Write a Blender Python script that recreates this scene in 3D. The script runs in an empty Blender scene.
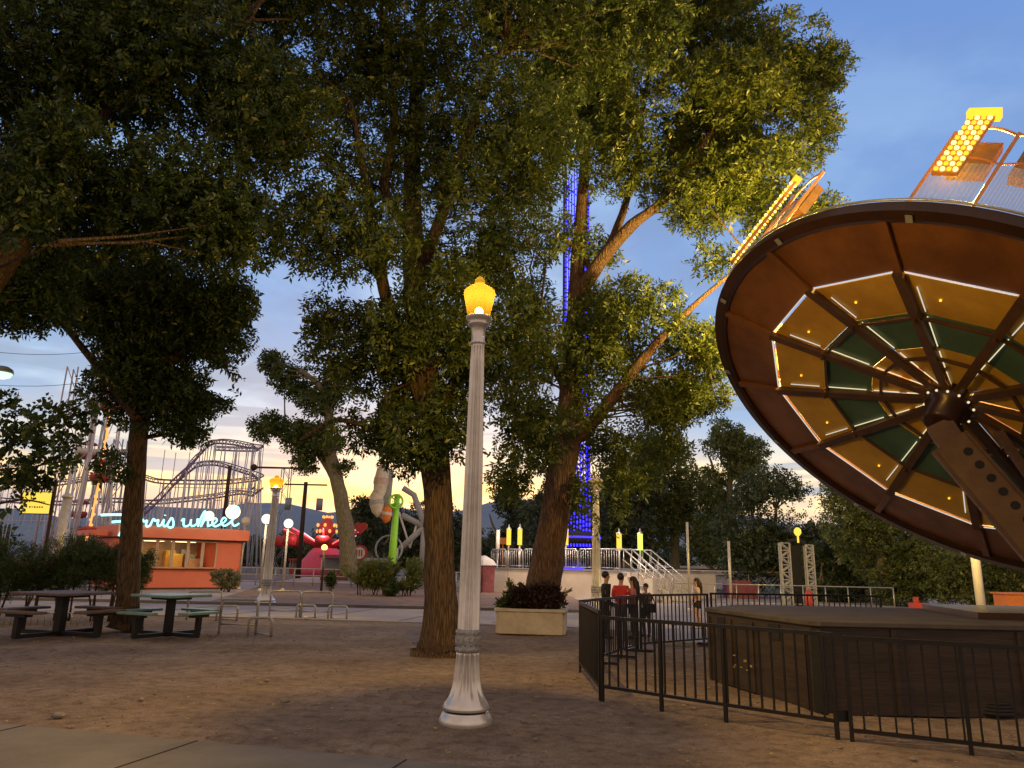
import bpy, bmesh, math, random
import numpy as np
from mathutils import Vector, Matrix
random.seed(7)
S = bpy.context.scene
COL = S.collection
PI = math.pi
rad = math.radians

# ---------------------------------------------------------------- camera
F, PITCH, ROLL, H = 745.0, rad(13.66), rad(1.2), 1.60
fv = np.array([0, math.cos(PITCH), math.sin(PITCH)])
r0 = np.array([1.0, 0, 0]); u0 = np.cross(r0, fv)
rv = r0 * math.cos(ROLL) + u0 * math.sin(ROLL)
uv = -r0 * math.sin(ROLL) + u0 * math.cos(ROLL)
CP = np.array([0, 0, H])
def at(px, py, Y):
    d = fv + rv * (px - 512) / F - uv * (py - 384) / F
    return Vector(CP + d * (Y / d[1]))
def G(px, py, z=0.0):
    d = fv + rv * (px - 512) / F - uv * (py - 384) / F
    return Vector(CP + d * ((z - H) / d[2]))
cam = bpy.data.cameras.new('camera'); co = bpy.data.objects.new('camera', cam); COL.objects.link(co)
cam.sensor_width = 36; cam.lens = 36 * F / 1024; cam.clip_start = .05; cam.clip_end = 20000
m = Matrix((tuple(rv), tuple(uv), tuple(-fv))).transposed().to_4x4(); m.translation = Vector(CP)
co.matrix_world = m; S.camera = co

# ---------------------------------------------------------------- materials
def newmat(name):
    mt = bpy.data.materials.new(name); mt.use_nodes = True
    nt = mt.node_tree; nt.nodes.clear()
    out = nt.nodes.new('ShaderNodeOutputMaterial')
    return mt, nt, out
def node(nt, typ, **kw):
    n = nt.nodes.new(typ)
    for k, v in kw.items(): setattr(n, k, v)
    return n
def mapping(nt, scale, kind='Object'):
    tc = node(nt, 'ShaderNodeTexCoord'); mp = node(nt, 'ShaderNodeMapping')
    mp.inputs['Scale'].default_value = scale
    nt.links.new(tc.outputs[kind], mp.inputs[0]); return mp.outputs[0]
def rgb(c): return (c[0], c[1], c[2], 1)
def mat(name, c1, c2=None, rough=.6, metal=0, scale=(6, 6, 6), bump=.15, spec=.4, detail=5, lo=.35, hi=.65, bscale=None):
    """noise mottled paint / stone / wood"""
    mt, nt, out = newmat(name)
    b = node(nt, 'ShaderNodeBsdfPrincipled')
    c2 = c2 or tuple(x * .72 for x in c1)
    v = mapping(nt, scale)
    nz = node(nt, 'ShaderNodeTexNoise'); nz.inputs['Scale'].default_value = 1; nz.inputs['Detail'].default_value = detail; nz.inputs['Roughness'].default_value = .65
    nt.links.new(v, nz.inputs['Vector'])
    cr = node(nt, 'ShaderNodeValToRGB'); e = cr.color_ramp.elements
    e[0].position = lo; e[1].position = hi; e[0].color = rgb(c2); e[1].color = rgb(c1)
    nt.links.new(nz.outputs[0], cr.inputs[0]); nt.links.new(cr.outputs[0], b.inputs['Base Color'])
    b.inputs['Roughness'].default_value = rough; b.inputs['Metallic'].default_value = metal
    b.inputs['Specular IOR Level'].default_value = spec
    if bump:
        n2 = node(nt, 'ShaderNodeTexNoise'); n2.inputs['Detail'].default_value = 4
        v2 = mapping(nt, bscale or tuple(s * 4 for s in scale)); nt.links.new(v2, n2.inputs['Vector']); n2.inputs['Scale'].default_value = 1
        bp = node(nt, 'ShaderNodeBump'); bp.inputs['Strength'].default_value = bump; bp.inputs['Distance'].default_value = .02
        nt.links.new(n2.outputs[0], bp.inputs['Height']); nt.links.new(bp.outputs[0], b.inputs['Normal'])
    nt.links.new(b.outputs[0], out.inputs[0])
    return mt
def emis(name, c, s):
    mt, nt, out = newmat(name)
    e = node(nt, 'ShaderNodeEmission'); e.inputs[0].default_value = rgb(c); e.inputs[1].default_value = s
    nt.links.new(e.outputs[0], out.inputs[0]); return mt
def leafmat(name, ca, cb, trans=.35, nscale=1.2):
    mt, nt, out = newmat(name)
    g = node(nt, 'ShaderNodeNewGeometry')
    nz = node(nt, 'ShaderNodeTexNoise'); nz.inputs['Scale'].default_value = nscale; nz.inputs['Detail'].default_value = 3
    tc = node(nt, 'ShaderNodeTexCoord'); nt.links.new(tc.outputs['Object'], nz.inputs['Vector'])
    ad = node(nt, 'ShaderNodeMath', operation='ADD'); nt.links.new(nz.outputs[0], ad.inputs[0])
    ml = node(nt, 'ShaderNodeMath', operation='MULTIPLY'); ml.inputs[1].default_value = .5
    nt.links.new(g.outputs['Random Per Island'], ml.inputs[0]); nt.links.new(ml.outputs[0], ad.inputs[1])
    cr = node(nt, 'ShaderNodeValToRGB'); e = cr.color_ramp.elements
    e[0].position = .45; e[1].position = 1.0; e[0].color = rgb(ca); e[1].color = rgb(cb)
    nt.links.new(ad.outputs[0], cr.inputs[0])
    d = node(nt, 'ShaderNodeBsdfDiffuse'); t = node(nt, 'ShaderNodeBsdfTranslucent'); gl = node(nt, 'ShaderNodeBsdfGlossy')
    gl.inputs['Roughness'].default_value = .45; gl.inputs[0].default_value = (.7, .7, .6, 1)
    for s_ in (d, t): nt.links.new(cr.outputs[0], s_.inputs[0])
    m1 = node(nt, 'ShaderNodeMixShader'); m1.inputs[0].default_value = trans
    nt.links.new(d.outputs[0], m1.inputs[1]); nt.links.new(t.outputs[0], m1.inputs[2])
    m2 = node(nt, 'ShaderNodeMixShader'); m2.inputs[0].default_value = .05
    nt.links.new(m1.outputs[0], m2.inputs[1]); nt.links.new(gl.outputs[0], m2.inputs[2])
    nt.links.new(m2.outputs[0], out.inputs[0]); return mt
def barkmat(name, c1, c2):
    mt, nt, out = newmat(name)
    b = node(nt, 'ShaderNodeBsdfPrincipled'); b.inputs['Roughness'].default_value = .9; b.inputs['Specular IOR Level'].default_value = .15
    v = mapping(nt, (1, 1, .10))
    nz = node(nt, 'ShaderNodeTexNoise'); nz.inputs['Scale'].default_value = 22; nz.inputs['Detail'].default_value = 6; nz.inputs['Roughness'].default_value = .7; nz.inputs['Distortion'].default_value = .6
    nt.links.new(v, nz.inputs['Vector'])
    vo = node(nt, 'ShaderNodeTexVoronoi', feature='DISTANCE_TO_EDGE'); vo.inputs['Scale'].default_value = 24
    nt.links.new(v, vo.inputs['Vector'])
    mx = node(nt, 'ShaderNodeMath', operation='MULTIPLY_ADD'); mx.inputs[1].default_value = 1.2
    nt.links.new(vo.outputs[0], mx.inputs[0]); nt.links.new(nz.outputs[0], mx.inputs[2])
    cr = node(nt, 'ShaderNodeValToRGB'); e = cr.color_ramp.elements
    e[0].position = .42; e[1].position = .85; e[0].color = rgb(c2); e[1].color = rgb(c1)
    nt.links.new(mx.outputs[0], cr.inputs[0]); nt.links.new(cr.outputs[0], b.inputs['Base Color'])
    bp = node(nt, 'ShaderNodeBump'); bp.inputs['Strength'].default_value = .9; bp.inputs['Distance'].default_value = .05
    nt.links.new(mx.outputs[0], bp.inputs['Height']); nt.links.new(bp.outputs[0], b.inputs['Normal'])
    nt.links.new(b.outputs[0], out.inputs[0]); return mt

def dirtmat():
    mt, nt, out = newmat('dirt')
    b = node(nt, 'ShaderNodeBsdfPrincipled'); b.inputs['Roughness'].default_value = .95; b.inputs['Specular IOR Level'].default_value = .1
    def nz(sc, det, dist=0, anis=(1, 1, 1)):
        n = node(nt, 'ShaderNodeTexNoise'); n.inputs['Scale'].default_value = sc; n.inputs['Detail'].default_value = det; n.inputs['Roughness'].default_value = .65
        n.inputs['Distortion'].default_value = dist
        nt.links.new(mapping(nt, anis), n.inputs['Vector']); return n
    a = nz(.55, 5); c = nz(5.5, 6); f = nz(38, 4)
    def ramp(s, stops):
        cr = node(nt, 'ShaderNodeValToRGB'); e = cr.color_ramp.elements
        e[0].position, e[0].color = stops[0][0], rgb(stops[0][1]); e[1].position, e[1].color = stops[-1][0], rgb(stops[-1][1])
        for p, cc in stops[1:-1]:
            k = e.new(p); k.color = rgb(cc)
        nt.links.new(s, cr.inputs[0]); return cr.outputs[0]
    base = ramp(a.outputs[0], [(.3, (.165, .124, .098)), (.5, (.240, .183, .145)), (.7, (.32, .25, .205))])
    mid = ramp(c.outputs[0], [(.32, (.62, .59, .57)), (.5, (.97, .97, .97)), (.72, (1.25, 1.22, 1.18))])
    fin = ramp(f.outputs[0], [(.3, (.68, .68, .68)), (.5, (1, 1, 1)), (.75, (1.35, 1.35, 1.3))])
    def mul(x, y):
        q = node(nt, 'ShaderNodeMix', data_type='RGBA', blend_type='MULTIPLY'); q.inputs[0].default_value = 1
        nt.links.new(x, q.inputs[6]); nt.links.new(y, q.inputs[7]); return q.outputs[2]
    nt.links.new(mul(mul(base, mid), fin), b.inputs['Base Color'])
    s = node(nt, 'ShaderNodeMath', operation='MULTIPLY_ADD'); s.inputs[1].default_value = .25
    nt.links.new(f.outputs[0], s.inputs[0]); nt.links.new(c.outputs[0], s.inputs[2])
    bp = node(nt, 'ShaderNodeBump'); bp.inputs['Strength'].default_value = .7; bp.inputs['Distance'].default_value = .05
    nt.links.new(s.outputs[0], bp.inputs['Height']); nt.links.new(bp.outputs[0], b.inputs['Normal'])
    nt.links.new(b.outputs[0], out.inputs[0]); return mt

M = {}
M['dirt'] = dirtmat()
M['concrete'] = mat('concrete', (.21, .19, .165), (.15, .135, .12), .85, scale=(1.3, 1.3, 1.3), bump=.3, bscale=(25, 25, 25))
M['pave'] = mat('pave', (.36, .32, .31), (.26, .23, .225), .85, scale=(.5, .5, .5), bump=.2, bscale=(15, 15, 15))
M['asphalt'] = mat('asphalt', (.13, .12, .125), (.09, .085, .085), .9, scale=(.6, .6, .6), bump=.4, bscale=(40, 40, 40))
M['bed'] = mat('bed', (.27, .175, .13), (.13, .09, .07), .95, scale=(1.8, 1.8, 1.8), bump=.6, bscale=(9, 9, 9))
M['joint'] = mat('joint', (.05, .045, .04), rough=.95, bump=0)
M['alu'] = mat('lamp_paint', (.80, .76, .71), (.62, .58, .54), .32, .6, scale=(3, 3, 3), bump=.08, lo=.3, hi=.6)
M['gold'] = mat('collar_paint', (.46, .45, .43), (.28, .27, .26), .5, .4, scale=(30, 30, 30), bump=.8, bscale=(45, 45, 45))
M['black'] = mat('black_paint', (.020, .017, .016), (.012, .011, .01), .45, .2, scale=(5, 5, 5), bump=.1)
M['bark'] = barkmat('bark', (.155, .105, .072), (.04, .027, .019))
M['barkgrey'] = barkmat('bark_far', (.30, .27, .18), (.12, .10, .07))
M['barkred'] = barkmat('bark_warm', (.22, .135, .088), (.07, .042, .03))
M['leaf_dark'] = leafmat('leaf_dark', (.028, .048, .014), (.060, .098, .022))
M['leaf_mid'] = leafmat('leaf_mid', (.034, .056, .013), (.086, .12, .02))
M['leaf_light'] = leafmat('leaf_light', (.065, .095, .016), (.16, .195, .03), .42)
M['leaf_bg'] = leafmat('leaf_bg', (.036, .056, .026), (.075, .10, .042), .3, .5)
M['leaf_bg_lit'] = leafmat('leaf_bg_lit', (.07, .10, .03), (.16, .19, .045), .35, .6)  # brighter background leaves, glow of nearby lamps put into the colour
M['leaf_purple'] = leafmat('leaf_purple', (.035, .018, .02), (.06, .03, .025), .2, 3)
M['leaf_sage'] = leafmat('leaf_sage', (.13, .15, .08), (.24, .25, .15), .2, 3)
M['grassy'] = mat('lawn', (.05, .07, .03), (.03, .045, .02), .95, scale=(2, 2, 2), bump=.5)
M['wood_brown'] = mat('table_wood', (.17, .105, .07), (.10, .06, .04), .6, scale=(2, 22, 2), bump=.25)
M['green_neon_tint'] = mat('green_neon_top', (.20, .33, .27), (.14, .24, .20), .32, scale=(3, 3, 3), bump=.1)  # green top, reflected teal neon light mixed into its colour
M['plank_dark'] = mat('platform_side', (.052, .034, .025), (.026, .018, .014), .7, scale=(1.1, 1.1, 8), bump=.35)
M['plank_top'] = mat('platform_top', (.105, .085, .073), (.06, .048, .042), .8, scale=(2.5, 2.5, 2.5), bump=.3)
M['ride_red'] = mat('ride_red', (.25, .10, .034), (.13, .05, .018), .42, .1, scale=(.9, .9, .9), bump=.06)
M['ride_orange'] = mat('ride_orange', (.70, .41, .05), (.48, .26, .03), .45, .05, scale=(.8, .8, .8), bump=.05)
M['ride_green'] = mat('ride_green', (.09, .17, .125), (.05, .11, .08), .45, .05, scale=(.9, .9, .9), bump=.05)
M['ride_dark'] = mat('ride_frame', (.13, .066, .032), (.085, .042, .022), .45, .2, scale=(2, 2, 2), bump=.1)
M['ride_rim'] = mat('ride_rim', (.055, .022, .012), (.035, .016, .01), .3, .2, scale=(2, 2, 2), bump=.08)
M['ride_arm'] = mat('ride_arm', (.17, .10, .045), (.11, .06, .03), .5, .2, scale=(1.5, 1.5, 1.5), bump=.1)
M['ride_lip'] = mat('ride_lip', (.45, .46, .46), (.35, .36, .36), .35, .6, bump=0)
M['cage_orange'] = mat('cage_orange', (.72, .34, .10), (.6, .26, .08), .45, .1, bump=0)
M['cage_pink'] = mat('cage_grey', (.55, .43, .42), (.46, .37, .38), .5, .2, bump=0)
M['pad'] = mat('pad', (.30, .17, .06), (.22, .12, .05), .6, bump=0)
M['white'] = mat('white_paint', (.74, .70, .66), (.62, .58, .55), .6, scale=(1.2, 1.2, 1.2), bump=.08)
M['stagewall'] = mat('stage_wall', (.74, .68, .62), (.62, .56, .51), .7, scale=(.9, .9, .9), bump=.06)
M['steel'] = mat('steel', (.50, .49, .48), (.38, .37, .37), .38, .6, bump=0)
M['gray'] = mat('grey_paint', (.34, .36, .40), (.25, .27, .3), .5, .2, bump=0)
M['coaster_white'] = mat('coaster_white', (.66, .67, .74), (.56, .57, .64), .5, .1, bump=0)
M['coaster_track'] = mat('coaster_track', (.32, .23, .35), (.24, .17, .27), .5, .2, bump=0)
M['booth'] = mat('booth_coral', (.86, .235, .14), (.76, .20, .12), .6, scale=(.8, .8, .8), bump=.05)
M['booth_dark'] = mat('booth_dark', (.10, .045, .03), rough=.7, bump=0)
M['booth_in'] = mat('booth_inside', (.75, .62, .42), (.6, .48, .32), .7, bump=0)
M['frame'] = mat('booth_frame', (.66, .50, .38), (.56, .42, .32), .5, bump=0)
M['planter'] = mat('planter_stone', (.68, .62, .53), (.52, .46, .38), .85, scale=(3, 3, 3), bump=.4)
M['metalpost'] = mat('galvanised', (.58, .54, .48), (.46, .43, .39), .45, .4, bump=0)
M['red'] = mat('red_paint', (.48, .055, .04), (.36, .04, .03), .45, bump=0)
M['pinkfab'] = mat('pink_fabric', (.30, .095, .11), (.18, .055, .07), .8, bump=.1)
M['lime'] = mat('lime_paint', (.36, .85, .07), (.30, .72, .06), .4, bump=0)
M['pink'] = mat('pink_paint', (.8, .12, .22), (.68, .09, .18), .5, bump=0)
M['brownpole'] = mat('pole_wood', (.07, .045, .032), (.04, .028, .02), .9, bump=0)
M['mount_haze'] = mat('mountain', (.20, .27, .38), (.16, .22, .32), 1, scale=(.002, .002, .004), bump=0)  # distance haze painted into the rock colour as pale blue
M['stone'] = mat('stone', (.30, .26, .22), (.2, .17, .14), .9, scale=(20, 20, 20), bump=.4)
M['dryleaf'] = mat('dry_leaf', (.50, .38, .12), (.28, .16, .06), .8, scale=(4, 4, 4), bump=0)
M['skin'] = mat('skin', (.50, .29, .20), (.44, .25, .17), .55, bump=0)
M['hair'] = mat('hair', (.035, .02, .014), rough=.5, bump=0)
M['c_black'] = mat('cloth_black', (.02, .02, .024), rough=.85, bump=0)
M['c_dark'] = mat('cloth_navy', (.05, .045, .055), rough=.85, bump=0)
M['c_red'] = mat('cloth_red', (.55, .035, .035), (.45, .03, .03), .8, bump=0)
M['c_pink'] = mat('cloth_pink', (.70, .20, .20), (.6, .17, .17), .8, bump=0)
M['c_cream'] = mat('cloth_cream', (.62, .47, .40), rough=.8, bump=0)
M['c_grey'] = mat('cloth_grey', (.16, .14, .14), rough=.8, bump=0)
M['eye'] = mat('eye', (.03, .02, .02), rough=.2, bump=0)
M['shoe'] = mat('shoe', (.5, .45, .42), rough=.6, bump=0)
M['bldg'] = mat('far_wall', (.42, .42, .42), (.34, .34, .34), .8, bump=0)
M['win'] = mat('dark_window', (.03, .035, .04), rough=.15, bump=0, spec=.8)
M['yellow'] = mat('yellow_wall', (.78, .55, .12), (.66, .46, .1), .7, bump=0)
M['orange'] = mat('orange_panel', (.75, .24, .05), (.65, .2, .05), .6, bump=0)
M['e_bulb'] = emis('bulb_warm', (1, .80, .42), 60)
M['e_neon'] = emis('neon_teal', (.36, 1, .90), 1.9)
M['e_ride'] = emis('ride_bulbs', (1, .52, .03), 1.5)
M['e_ridehot'] = emis('ride_bulbs_hot', (1, .72, .16), 3.2)
M['e_strip'] = emis('gap_glow_hub_bulb', (1, .82, .48), .80)  # glow of the added gap strips, also the hub bulbs
M['e_gapcool'] = emis('gap_glow_cool', (.95, .88, .78), .62)  # cooler glow for strips added at the panel gaps
M['e_globe'] = emis('globe', (1, .86, .56), 1.7)
M['e_globeo'] = emis('globe_orange', (1, .62, .12), 3.0)
M['e_blue'] = emis('led_blue', (.03, .02, 1), 4.0)
M['e_lant'] = emis('lantern_yellow', (1, .66, .08), 1.15)
M['e_lantg'] = emis('lantern_green', (.62, .95, .10), 1.6)
M['e_sign'] = emis('sign_yellow', (1, .72, .10), .95)
M['e_orange'] = emis('wheel_bulbs', (1, .36, .09), 1.5)
M['e_red'] = emis('ride_red_neon', (1, .10, .12), 2.2)
M['e_white'] = emis('white_tube', (1, .80, .85), 1.2)
M['e_green'] = emis('street_green', (.55, .95, .6), 1.4)
M['e_in'] = emis('booth_light', (1, .74, .38), 6)
M['globe_off'] = mat('globe_off', (.62, .52, .42), rough=.4, bump=0)
def glassmat():
    mt, nt, out = newmat('lantern_glass')
    t = node(nt, 'ShaderNodeBsdfTransparent'); t.inputs[0].default_value = (1, .70, .13, 1)
    d = node(nt, 'ShaderNodeBsdfTranslucent'); d.inputs[0].default_value = (.0036, .0022, .0002, 1)
    g = node(nt, 'ShaderNodeBsdfDiffuse'); g.inputs[0].default_value = (.0036, .0022, .0002, 1)
    m1 = node(nt, 'ShaderNodeMixShader'); m1.inputs[0].default_value = .35
    nt.links.new(d.outputs[0], m1.inputs[1]); nt.links.new(g.outputs[0], m1.inputs[2])
    m2 = node(nt, 'ShaderNodeMixShader'); m2.inputs[0].default_value = .52
    nt.links.new(t.outputs[0], m2.inputs[1]); nt.links.new(m1.outputs[0], m2.inputs[2])
    nt.links.new(m2.outputs[0], out.inputs[0]); return mt
M['glass'] = glassmat()
def meshmat():
    """expanded metal sheet seen as half see-through"""
    mt, nt, out = newmat('expanded_metal')
    v = mapping(nt, (1, 1, 1), 'UV')
    w1 = node(nt, 'ShaderNodeTexChecker'); w1.inputs['Scale'].default_value = 60
    nt.links.new(mapping(nt, (1, 1, 1)), w1.inputs[0])
    t = node(nt, 'ShaderNodeBsdfTransparent'); d = node(nt, 'ShaderNodeBsdfPrincipled')
    d.inputs['Base Color'].default_value = (.62, .58, .58, 1); d.inputs['Roughness'].default_value = .5
    mx = node(nt, 'ShaderNodeMixShader')
    mm = node(nt, 'ShaderNodeMapRange'); mm.inputs[3].default_value = .25; mm.inputs[4].default_value = .8
    nt.links.new(w1.outputs[1], mm.inputs[0]); nt.links.new(mm.outputs[0], mx.inputs[0])
    nt.links.new(t.outputs[0], mx.inputs[1]); nt.links.new(d.outputs[0], mx.inputs[2]); nt.links.new(mx.outputs[0], out.inputs[0]); return mt
M['mesh'] = meshmat()

# ---------------------------------------------------------------- mesh builder
class MB:
    def __init__(s): s.v = []; s.f = []; s.mi = []; s.mats = []; s.cur = 0; s.smooth = []; s.sm = False
    def mat(s, m):
        if m not in s.mats: s.mats.append(m)
        s.cur = s.mats.index(m); return s
    def add(s, vs, fs, sm=None):
        o = len(s.v); s.v += [tuple(v) for v in vs]
        for f in fs: s.f.append(tuple(i + o for i in f)); s.mi.append(s.cur); s.smooth.append(s.sm if sm is None else sm)
        return s
    def box(s, c, d, rz=0, rot=None):
        hx, hy, hz = d[0] / 2, d[1] / 2, d[2] / 2
        R_ = rot if rot is not None else Matrix.Rotation(rz, 3, 'Z')
        c = Vector(c)
        vs = [c + R_ @ Vector((x, y, z)) for x in (-hx, hx) for y in (-hy, hy) for z in (-hz, hz)]
        return s.add(vs, [(0, 1, 3, 2), (4, 6, 7, 5), (0, 4, 5, 1), (2, 3, 7, 6), (0, 2, 6, 4), (1, 5, 7, 3)], False)
    def beam(s, a, b, w, h, up=(0, 0, 1)):
        a, b = Vector(a), Vector(b); z = (b - a); L = z.length; z.normalize()
        x = z.cross(Vector(up))
        if x.length < 1e-4: x = z.cross(Vector((1, 0, 0)))
        x.normalize(); y = x.cross(z)
        R_ = Matrix((x, z, y)).transposed()
        return s.box((a + b) / 2, (w, L, h), rot=R_)
    def tube(s, pts, r, n=8, caps=True, sm=True, close=False):
        pts = [Vector(p) for p in pts]
        if not isinstance(r, (list, tuple)): r = [r] * len(pts)
        o = len(s.v); N = len(pts); prev = None
        for i, p in enumerate(pts):
            if close: t = pts[(i + 1) % N] - pts[i - 1]
            else: t = pts[min(i + 1, N - 1)] - pts[max(i - 1, 0)]
            t.normalize()
            if prev is None:
                x = t.orthogonal().normalized()
            else:
                x = prev - t * prev.dot(t); x.normalize()
            prev = x; y = t.cross(x)
            for k in range(n):
                a = 2 * PI * k / n
                s.v.append(tuple(p + (x * math.cos(a) + y * math.sin(a)) * r[i]))
        for i in range(N if close else N - 1):
            i2 = (i + 1) % N
            for k in range(n):
                k2 = (k + 1) % n
                s.f.append((o + i * n + k, o + i * n + k2, o + i2 * n + k2, o + i2 * n + k)); s.mi.append(s.cur); s.smooth.append(sm)
        if caps and not close:
            s.f.append(tuple(o + k for k in range(n))[::-1]); s.mi.append(s.cur); s.smooth.append(False)
            s.f.append(tuple(o + (N - 1) * n + k for k in range(n))); s.mi.append(s.cur); s.smooth.append(False)
        return s
    def lathe(s, prof, c=(0, 0, 0), n=24, sm=True, flute=0, nf=16, caps=True, rot=None):
        """prof: (r, z[, flute depth])"""
        o = len(s.v); c = Vector(c); N = len(prof)
        for p in prof:
            fl = p[2] if len(p) > 2 else flute
            for k in range(n):
                a = 2 * PI * k / n
                r = p[0] * (1 - fl * abs(math.cos(nf * a / 2)) ** 1.2)
                w = Vector((r * math.cos(a), r * math.sin(a), p[1]))
                if rot is not None: w = rot @ w
                s.v.append(tuple(c + w))
        for i in range(N - 1):
            for k in range(n):
                k2 = (k + 1) % n
                s.f.append((o + i * n + k, o + i * n + k2, o + (i + 1) * n + k2, o + (i + 1) * n + k)); s.mi.append(s.cur); s.smooth.append(sm)
        if caps:
            s.f.append(tuple(o + k for k in range(n))[::-1]); s.mi.append(s.cur); s.smooth.append(False)
            s.f.append(tuple(o + (N - 1) * n + k for k in range(n))); s.mi.append(s.cur); s.smooth.append(False)
        return s
    def sphere(s, c, r, n=16, m_=10, sc=(1, 1, 1)):
        c = Vector(c); o = len(s.v)
        for i in range(m_ + 1):
            t = PI * i / m_ if 0 < i < m_ else (.02 if i == 0 else PI - .02)
            for k in range(n):
                a = 2 * PI * k / n
                s.v.append(tuple(c + Vector((r * sc[0] * math.sin(t) * math.cos(a), r * sc[1] * math.sin(t) * math.sin(a), -r * sc[2] * math.cos(t)))))
        for i in range(m_):
            for k in range(n):
                k2 = (k + 1) % n
                s.f.append((o + i * n + k, o + i * n + k2, o + (i + 1) * n + k2, o + (i + 1) * n + k)); s.mi.append(s.cur); s.smooth.append(True)
        return s
    def prism(s, poly, z0, z1):
        n = len(poly)
        vs = [(p[0], p[1], z0) for p in poly] + [(p[0], p[1], z1) for p in poly]
        fs = [tuple(range(n))[::-1], tuple(range(n, 2 * n))] + [(i, (i + 1) % n, n + (i + 1) % n, n + i) for i in range(n)]
        return s.add(vs, fs, False)
    def build(s, name, m=None, parent=None, bevel=0):
        me = bpy.data.meshes.new(name); me.from_pydata(s.v, [], s.f)
        ms = s.mats if s.mats else [m]
        for x in ms: me.materials.append(M[x] if isinstance(x, str) else x)
        if s.mats: me.polygons.foreach_set('material_index', s.mi)
        me.polygons.foreach_set('use_smooth', s.smooth)
        me.update()
        o = bpy.data.objects.new(name, me); COL.objects.link(o)
        if parent is not None: o.parent = parent
        if bevel:
            b = o.modifiers.new('bevel', 'BEVEL'); b.width = bevel; b.segments = 2; b.limit_method = 'ANGLE'
        return o
def tag(o, label=None, cat=None, group=None, kind=None):
    for k, v in (('label', label), ('category', cat), ('group', group), ('kind', kind)):
        if v: o[k] = v
    return o
def empty(name, loc=(0, 0, 0), rz=0, label=None, cat=None, group=None):
    o = bpy.data.objects.new(name, None); COL.objects.link(o); o.empty_display_size = .2
    o.location = loc; o.rotation_euler = (0, 0, rz)
    return tag(o, label, cat, group)
def kids(o): return [c for c in bpy.data.objects if c.parent == o]
def copy_tree(o, parent=None):
    c = o.copy(); COL.objects.link(c)
    if parent is not None: c.parent = parent
    for ch in list(kids(o)): copy_tree(ch, c)
    return c
def place(o, loc, rz=0, label=None, sc=None):
    o.location = loc; o.rotation_euler = (0, 0, rz)
    if sc: o.scale = (sc, sc, sc)
    if label: o['label'] = label
    return o

# ---------------------------------------------------------------- setting
def sheet(name, poly, z, m, cuts=0):
    b = MB(); b.add([(p[0], p[1], z) for p in poly], [tuple(range(len(poly)))], False)
    o = b.build(name, m); tag(o, kind='structure'); return o
# ground: a finely divided near patch with low humps, then flat to the horizon
def ground():
    b = MB()
    xs = np.concatenate([[-4000, -400, -60], np.linspace(-24, 24, 97), [60, 400, 4000]])
    ys = np.concatenate([[-400, -20], np.linspace(-2, 24, 80), [60, 400, 6500]])
    nx, ny = len(xs), len(ys)
    vs = []
    for y in ys:
        for x in xs:
            z = 0
            if abs(x) < 23 and 0 < y < 19:
                z = .012 * math.sin(x * 1.7 + y) + .010 * math.sin(y * 2.3 - x * .8) + .008 * math.sin(x * 4.1) * math.sin(y * 3.3) - .02
            vs.append((x, y, z))
    fs = [(j * nx + i, j * nx + i + 1, (j + 1) * nx + i + 1, (j + 1) * nx + i) for j in range(ny - 1) for i in range(nx - 1)]
    b.add(vs, fs, True); tag(b.build('ground', 'dirt'), kind='structure')
ground()
# foreground walk
A, B_ = G(0, 725), G(470, 768)
d = (B_ - A).normalized(); nrm = Vector((d.y, -d.x, 0))
P0, P1 = A - d * 8, B_ + d * 5
def slab(name, quad, z0, z1, m):
    b = MB(); b.prism([(q[0], q[1]) for q in quad], z0, z1); o = b.build(name, m); tag(o, kind='structure'); return o
slab('sidewalk', [P0, P0 + nrm * 4, P1 + nrm * 4, P1], -.2, .018, 'concrete')
jb = MB()
for t in (2.2, 4.2, 6.2, 8.3, 10.2, 12.2, 14.3):
    p = P0 + d * t
    jb.beam((p.x, p.y, .020), (p.x + nrm.x * 4, p.y + nrm.y * 4, .020), .014, .006)
tag(jb.build('sidewalk_joints', 'joint'), kind='structure')
# far sidewalk, dirt bed, plaza
slab('far_sidewalk', [(-60, 23.2), (-60, 28.5), (3.4, 27.2), (3.4, 19.9), (1.6, 20.9), (-7.5, 21.9)], -.2, .03, 'pave')
slab('plaza', [(3.404, 17.2), (3.404, 58), (60, 58), (60, 17.2)], -.2, .034, 'pave')
slab('planting_bed', [(-11, 28.7), (-17, 56), (3.3, 56), (3.3, 27.4)], -.2, .07, 'bed')
slab('booth_pavement', [(-60, 28.7), (-60, 60), (-17.93, 60), (-11.05, 28.7)], -.2, .038, 'pave')
slab('path', [(-17.1, 56.05), (-20, 76), (3.3, 76), (3.3, 56.05)], -.2, .045, 'pave')
slab('midway', [(-60, 60.05), (-60, 140), (80, 140), (80, 60.05)], -.2, .02, 'asphalt')
slab('lawn', [(-20, 76.1), (-22, 104), (3.3, 104), (3.3, 76.1)], -.2, .05, 'grassy')
jb = MB()
for x in np.arange(-55, 3, 2.6):
    jb.beam((x, 22.6 if x < -8 else 21.6, .032), (x + 1.2, 28.0 if x < 0 else 27.0, .032), .03, .006)
tag(jb.build('far_sidewalk_joints', 'joint'), kind='structure')
# kerb along the bed
kb = MB(); kb.beam((-60, 28.62, .06), (3.35, 27.32, .06), .15, .13); tag(kb.build('kerb', 'concrete'), kind='structure')
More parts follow.
